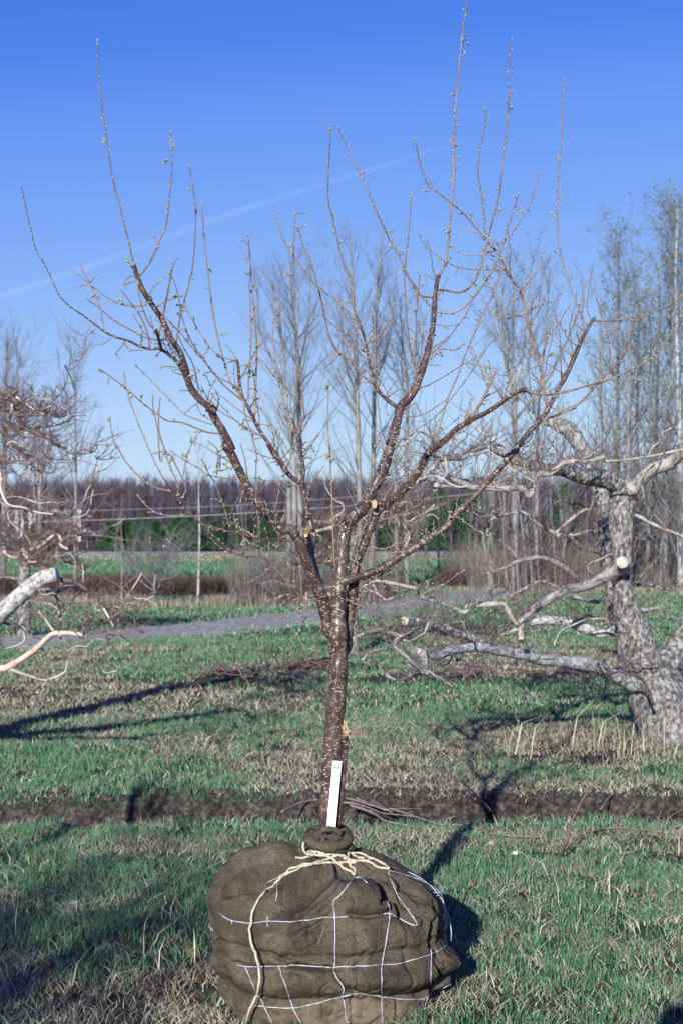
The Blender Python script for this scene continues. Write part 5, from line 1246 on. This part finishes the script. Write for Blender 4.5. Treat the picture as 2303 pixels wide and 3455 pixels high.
stick('l1005,940 1030,880 1050,800 1085,720 1130,640 1210,550', [gdep(2885), 7.0, 6.9, 6.8, 6.7, 6.6], 12, 4, 'curved dark branch standing up out of the grass at right', twigs=4)
stick('l360,435 470,540 580,620 700,740', [7.6, 7.8, 8.0, gdep(2740)], 4, 5, 'thin straight stick leaning over the rut into the tree shadow', twigs=1)
gs('l1030,900 1100,840 1200,810 1350,810 1568,840', 6, 3, 'long wavy dark branch lying in the straw at the far right')
gs('l1190,720 1225,670 1255,645', 6, 5, 'short black stick crossing the rut at right', twigs=0)
gs('l940,860 955,820 960,790', 5, 4, 'short upright dark twig left of the curved branch', lift=.1, twigs=0)
gs('S1010,2490 990,2510', 3, 3, 'tiny twig in the meadow left of the trunk', twigs=0)
# two brush heaps on the meadow beyond
def heap(c, n, sx_, label):
    z0 = float(height(np.array(c[0]), np.array(c[1]))); mb = MB()
    for k in range(n):
        p = np.array([rng.normal() * sx_ * .4, rng.normal() * sx_ * .25, abs(rng.normal()) * .05]); d = rng.normal(size=3); d[2] = abs(d[2]) * .4; d /= np.linalg.norm(d); l_ = random.uniform(.15, .6) * sx_
        mb.tube(catmull([p, p + d * l_ * .5 + rng.normal(size=3) * .03, p + d * l_], 3), np.linspace(.008, .003, 7), 4, cap=False)
    o = mb.build('brush_heap', M['apple_twig'], loc=(0, 0, 0)); o.location = (c[0], c[1], z0); tag(o, label, 'brush heap', kind='stuff')
heap((-1.2, 15.5), 60, .8, 'dark heap of cut twigs on the meadow left of the trunk')
heap((-.45, 16.7), 60, .6, 'dark rooty heap of brush close to the left side of the trunk')
heap((1.3, 15.7), 45, .9, 'flat heap of cut twigs below the fallen apple limb at right')
heap((2.3, 16.0), 30, .6, 'small brown brush heap under the low apple limb')
def leaf(pxy, Yd, r_, c, label, rot=0.):
    p = at(*pxy, Yd); mb = MB(); V_ = [(0, 0, 0)]
    for k in range(9):
        a = k / 9 * 6.283; rr = r_ * (.7 + .3 * math.cos(2 * a)) * random.uniform(.85, 1.1); V_.append((rr * math.cos(a + rot), rr * .25 * math.sin(a), rr * math.sin(a + rot) + .15 * r_ * random.uniform(-1, 1)))
    mb.add(V_, [(0, 1 + k, 1 + (k + 1) % 9) for k in range(9)]); o = mb.build('fallen_leaf', plain('dry_leaf', c), smooth=False); o.location = p; tag(o, label, 'leaf')
leaf(px('x390,1930')[0], 4.92, .020, (.42, .20, .13), 'dry reddish leaf standing in the grass at the lower left of the root ball', .8)
leaf(px('n1500,215')[0], 6.7, .014, (.45, .19, .10), 'small orange dry leaf in the straw right of the tree shadow')
leaf((248, 3045), 6.2, .016, (.16, .14, .22), 'dark greyish leaf in the grass at lower left', .3)
leaf((1735, 2878), 7.2, .016, (.6, .58, .56), 'pale dry leaf lying in the straw at right', 0)

# overhead wires with their poles
M['pole'] = noisemat('weathered_pole', [(.3, (.12, .10, .09)), (.7, (.26, .23, .21))], 4, .9, .2)
M['cable'] = plain('bright_cable', (.55, .55, .58), .4, .5)
def span(path, Yd, rad, label):
    P = catmull([at(a, b, Yd) for a, b in px(path)], 10); mb = MB(); mb.tube(P, rad, 5); o = mb.build('overhead_wire', M['cable'], loc=(0, 0, 0)); tag(o, label, 'overhead wire')
    return P
P1 = span('S-620,1790 -200,1775 70,1763 450,1750 850,1730 1250,1700 1700,1655', 98, .013, 'brighter lower overhead wire crossing in front of the wooded hill')
P2 = span('S-620,1765 -200,1745 280,1724 800,1705 1250,1670 1700,1620', 98, .007, 'fainter upper overhead wire crossing in front of the wooded hill')
for xq, lb_ in ((P1[0], 'wooden utility pole at the left end of the overhead wires'), (P1[-1], 'wooden utility pole at the right end of the overhead wires')):
    mb = MB(); root = empty('utility_pole', (xq[0], xq[1] + .15, 0), lb_, 'utility pole'); mb.tube(np.array([(0, 0, -.3), (0, 0, 3), (0, 0, xq[2] + 1.5)]), [.13, .12, .10], 8); mb.build('post', M['pole'], root)
    mb = MB(); mb.box(-.06, .06, -.8, .8, xq[2] + .7, xq[2] + .82); mb.build('crossarm', M['pole'], root, smooth=False)
# houses on the hill at left
M['siding'] = noisemat('pale_siding', [(.3, (.42, .42, .42)), (.7, (.6, .6, .6))], .5, .8, 0)
M['roof'] = plain('grey_roof', (.12, .11, .12), .8); M['pane'] = plain('window_glass', (.03, .035, .05), .15, .6)
for (x_, yb, yt, Yd, wd_, lb_) in ((190, 1752, 1716, 150, 2.6, 'pale house among the trees on the hillside, left of the slender bare tree'), (82, 1748, 1718, 155, 2.2, 'pale house furthest left on the hillside behind the apple twigs'), (120, 1682, 1668, 210, 2.4, 'small white house higher up the hill at left')):
    p = at(x_, yb, Yd); H = at(x_, yt, Yd).z - p.z; root = empty('house', tuple(p), lb_, 'house')
    mb = MB(); mb.box(-wd_, wd_, 0, 4, -2.5, H); mb.build('wall', M['siding'], root, smooth=False)
    mb = MB(); V_ = [(-wd_ - .2, -.2, H), (wd_ + .2, -.2, H), (wd_ + .2, 4.2, H), (-wd_ - .2, 4.2, H), (-wd_ - .2, 2, H + 1.1), (wd_ + .2, 2, H + 1.1)]
    mb.add(V_, [(0, 1, 5, 4), (3, 4, 5, 2), (0, 4, 3), (1, 2, 5), (0, 3, 2, 1)]); mb.build('roof', M['roof'], root, smooth=False)
    for k in range(3):
        mb = MB(); cx_ = -wd_ * .65 + k * wd_ * .65; mb.box(cx_ - .25, cx_ + .25, -.03, .02, .25, .25 + H * .5); mb.build('window', M['pane'], root, smooth=False)

# second balled tree just outside the left of the frame: only its shadow is seen
t2 = empty('balled_young_tree', (-2.28, 4.6, 0), 'young tree just outside the left edge whose shadow crosses the rut', 'tree')
mb = MB(); P = catmull([(0, 0, .0), (.01, 0, .6), (-.02, .02, 1.2), (0, 0, 1.7)], 6); mb.tube(P, np.linspace(.045, .02, len(P)), 10); mb.build('trunk', M['bark'], t2)
for a_, l_ in ((.4, 1.0), (2.6, .9), (3.6, .8), (5.3, .9), (1.5, .7)):
    mb = MB(); d = np.array((math.cos(a_) * .35, math.sin(a_) * .35, .9)); z_ = random.uniform(1.0, 1.5)
    q = catmull([np.array((0, 0, z_)), np.array((0, 0, z_)) + d * l_ * .5, np.array((0, 0, z_)) + d * l_ * np.array((.9, .9, 1.1))], 5); mb.tube(q, np.linspace(.016, .004, len(q)), 8); mb.build('limb', M['bark_thin'], t2)
mb = MB(); zz = np.linspace(-.02, .45, 12); mb.tube(np.stack([0 * zz, 0 * zz, zz], 1), [.30, .33, .35, .36, .37, .37, .36, .34, .30, .24, .15, .05], 24); mb.build('burlap_ball', M['burlap'], t2)

# orchard trees standing behind the photographer: their branches shade the near grass
def orchard(loc, H, seed, label, lean=.0):
    rs = np.random.default_rng(seed); root = empty('orchard_tree', loc, label, 'tree'); mb = MB()
    P = catmull([(0, 0, -.1), (.1, 0, H * .2), (.05 + lean, .1, H * .4)], 6); mb.tube(P, np.linspace(.17, .12, len(P)), 10); mb.build('trunk', AM, root); tb = MB()
    def grow(p, d, l, r, dep):
        q = [p]
        for _ in range(5): d = d + rs.normal(size=3) * .20 + np.array((0, 0, .05)); d /= np.linalg.norm(d); q.append(q[-1] + d * l / 5)
        q = np.array(q); tb.tube(q, np.linspace(r, r * .55, 6), 5 if dep < 2 else 3, cap=False)
        if dep < 4:
            for k in range(4 if dep < 3 else 5):
                j = rs.integers(2, 6); d2 = d + rs.normal(size=3) * .65; d2 /= np.linalg.norm(d2); grow(q[j], d2, l * .62, r * .5, dep + 1)
    for k in range(6):
        a = k * 1.05 + seed; grow(P[-1], np.array((math.cos(a) * .8, math.sin(a) * .8, .7)), H * .32, .08, 0)
    tb.build('crown', [M['apple_twig']], root)
orchard((-4.25, -5.0, 0), 4.6, 3, 'orchard tree standing behind the camera to the left')
orchard((-.6, -9.5, 0), 5.2, 5, 'orchard tree standing further behind the camera')
# vapour trail high in the sky: a long thin cylinder of haze
def trail():
    m = bpy.data.materials.new('vapour'); m.use_nodes = True; t = m.node_tree; t.nodes.clear()
    o = N(t, 'ShaderNodeOutputMaterial'); tr = N(t, 'ShaderNodeBsdfTransparent'); df = N(t, 'ShaderNodeBsdfDiffuse'); df.inputs[0].default_value = (.85, .88, .95, 1)
    lw = N(t, 'ShaderNodeLayerWeight'); lw.inputs[0].default_value = .5
    rp_ = ramp(t, lw.outputs['Facing'], [(.0, (.024, .024, .024)), (.55, (.011, .011, .011)), (.95, (0, 0, 0))]); rp_.color_ramp.interpolation = 'EASE'
    tc = N(t, 'ShaderNodeTexCoord'); nz_ = N(t, 'ShaderNodeTexNoise', Scale=.004, Detail=4); t.links.new(tc.outputs['Object'], nz_.inputs['Vector'])
    ml = N(t, 'ShaderNodeMath', operation='MULTIPLY'); t.links.new(rp_.outputs[0], ml.inputs[0]); r2 = ramp(t, nz_.outputs[0], [(.3, (.45, .45, .45)), (.7, (1, 1, 1))]); t.links.new(r2.outputs[0], ml.inputs[1])
    mx = N(t, 'ShaderNodeMixShader'); t.links.new(ml.outputs[0], mx.inputs[0]); t.links.new(tr.outputs[0], mx.inputs[1]); t.links.new(df.outputs[0], mx.inputs[2]); t.links.new(mx.outputs[0], o.inputs[0])
    P = catmull([at(a, b, Yd) for (a, b), Yd in (((-500, 1150), 15000), ((0, 1000), 15300), ((400, 862), 15600), ((750, 730), 15800), ((1090, 622), 16000), ((1400, 525), 16500), ((1560, 478), 16700))], 10)
    mb = MB(); mb.tube(P, np.concatenate([np.linspace(60, 40, len(P) - 16), np.linspace(40, 4, 16)]), 24, cap=False); ob = mb.build('vapour_trail', m)
    tag(ob, 'faint white vapour trail slanting across the blue sky', 'vapour trail')
trail()

# ---- the photographer behind the camera: only the shadow enters the picture
def person():
    V = []; E = []; Rr = []
    def chain(pts, start=None):
        prev = start
        for (x, y, z, r) in pts:
            V.append((x, y, z)); Rr.append(r); i = len(V) - 1
            if prev is not None: E.append((prev, i))
            prev = i
        return prev
    pel = chain([(0, -.24, .98, .135)]); ch = chain([(0, -.24, 1.15, .125), (0, -.23, 1.32, .155)], pel); nk = chain([(0, -.22, 1.50, .075), (0, -.20, 1.57, .060)], ch)
    chain([(0, -.17, 1.66, .088), (0, -.18, 1.76, .085), (0, -.19, 1.81, .05)], nk)
    for s_ in (-1, 1):
        chain([(s_ * .10, -.24, .90, .10), (s_ * .12, -.24, .50, .065), (s_ * .13, -.26, .09, .045), (s_ * .14, -.14, .04, .04)], pel)
        hd = chain([(s_ * .19, -.23, 1.42, .065), (s_ * .27, -.12, 1.24, .048), (s_ * .12, -.06, 1.52, .034), (s_ * .09, -.05, 1.58, .03)], ch)
        for k in range(4): chain([(s_ * (.085 - k * .004), -.035, 1.60 + k * .018, .009), (s_ * (.06 - k * .002), -.02, 1.615 + k * .018, .008), (s_ * (.04 + k * .002), -.02, 1.62 + k * .018, .007)], hd)
        chain([(s_ * .07, -.06, 1.60, .010), (s_ * .05, -.06, 1.615, .008)], hd)
    me = bpy.data.meshes.new('person'); me.from_pydata(V, E, []); o = bpy.data.objects.new('person', me); C.objects.link(o)
    md = o.modifiers.new('skin', 'SKIN'); md.use_smooth_shade = True
    for v, r in zip(me.skin_vertices[0].data if me.skin_vertices else [], Rr): v.radius = (r, r)
    if not me.skin_vertices:
        bpy.context.view_layer.objects.active = o
    sb = o.modifiers.new('sub', 'SUBSURF'); sb.levels = 1; sb.render_levels = 1
    me.materials.append(plain('dark_jacket', (.05, .06, .09), .9))
    if me.skin_vertices: me.skin_vertices[0].data[0].use_root = True
    o.scale = (1.04, 1, 1.04); o.location = (-.11, 0, 0)
    tag(o, 'standing person in dark clothes behind the camera with both hands raised', 'person')
person()
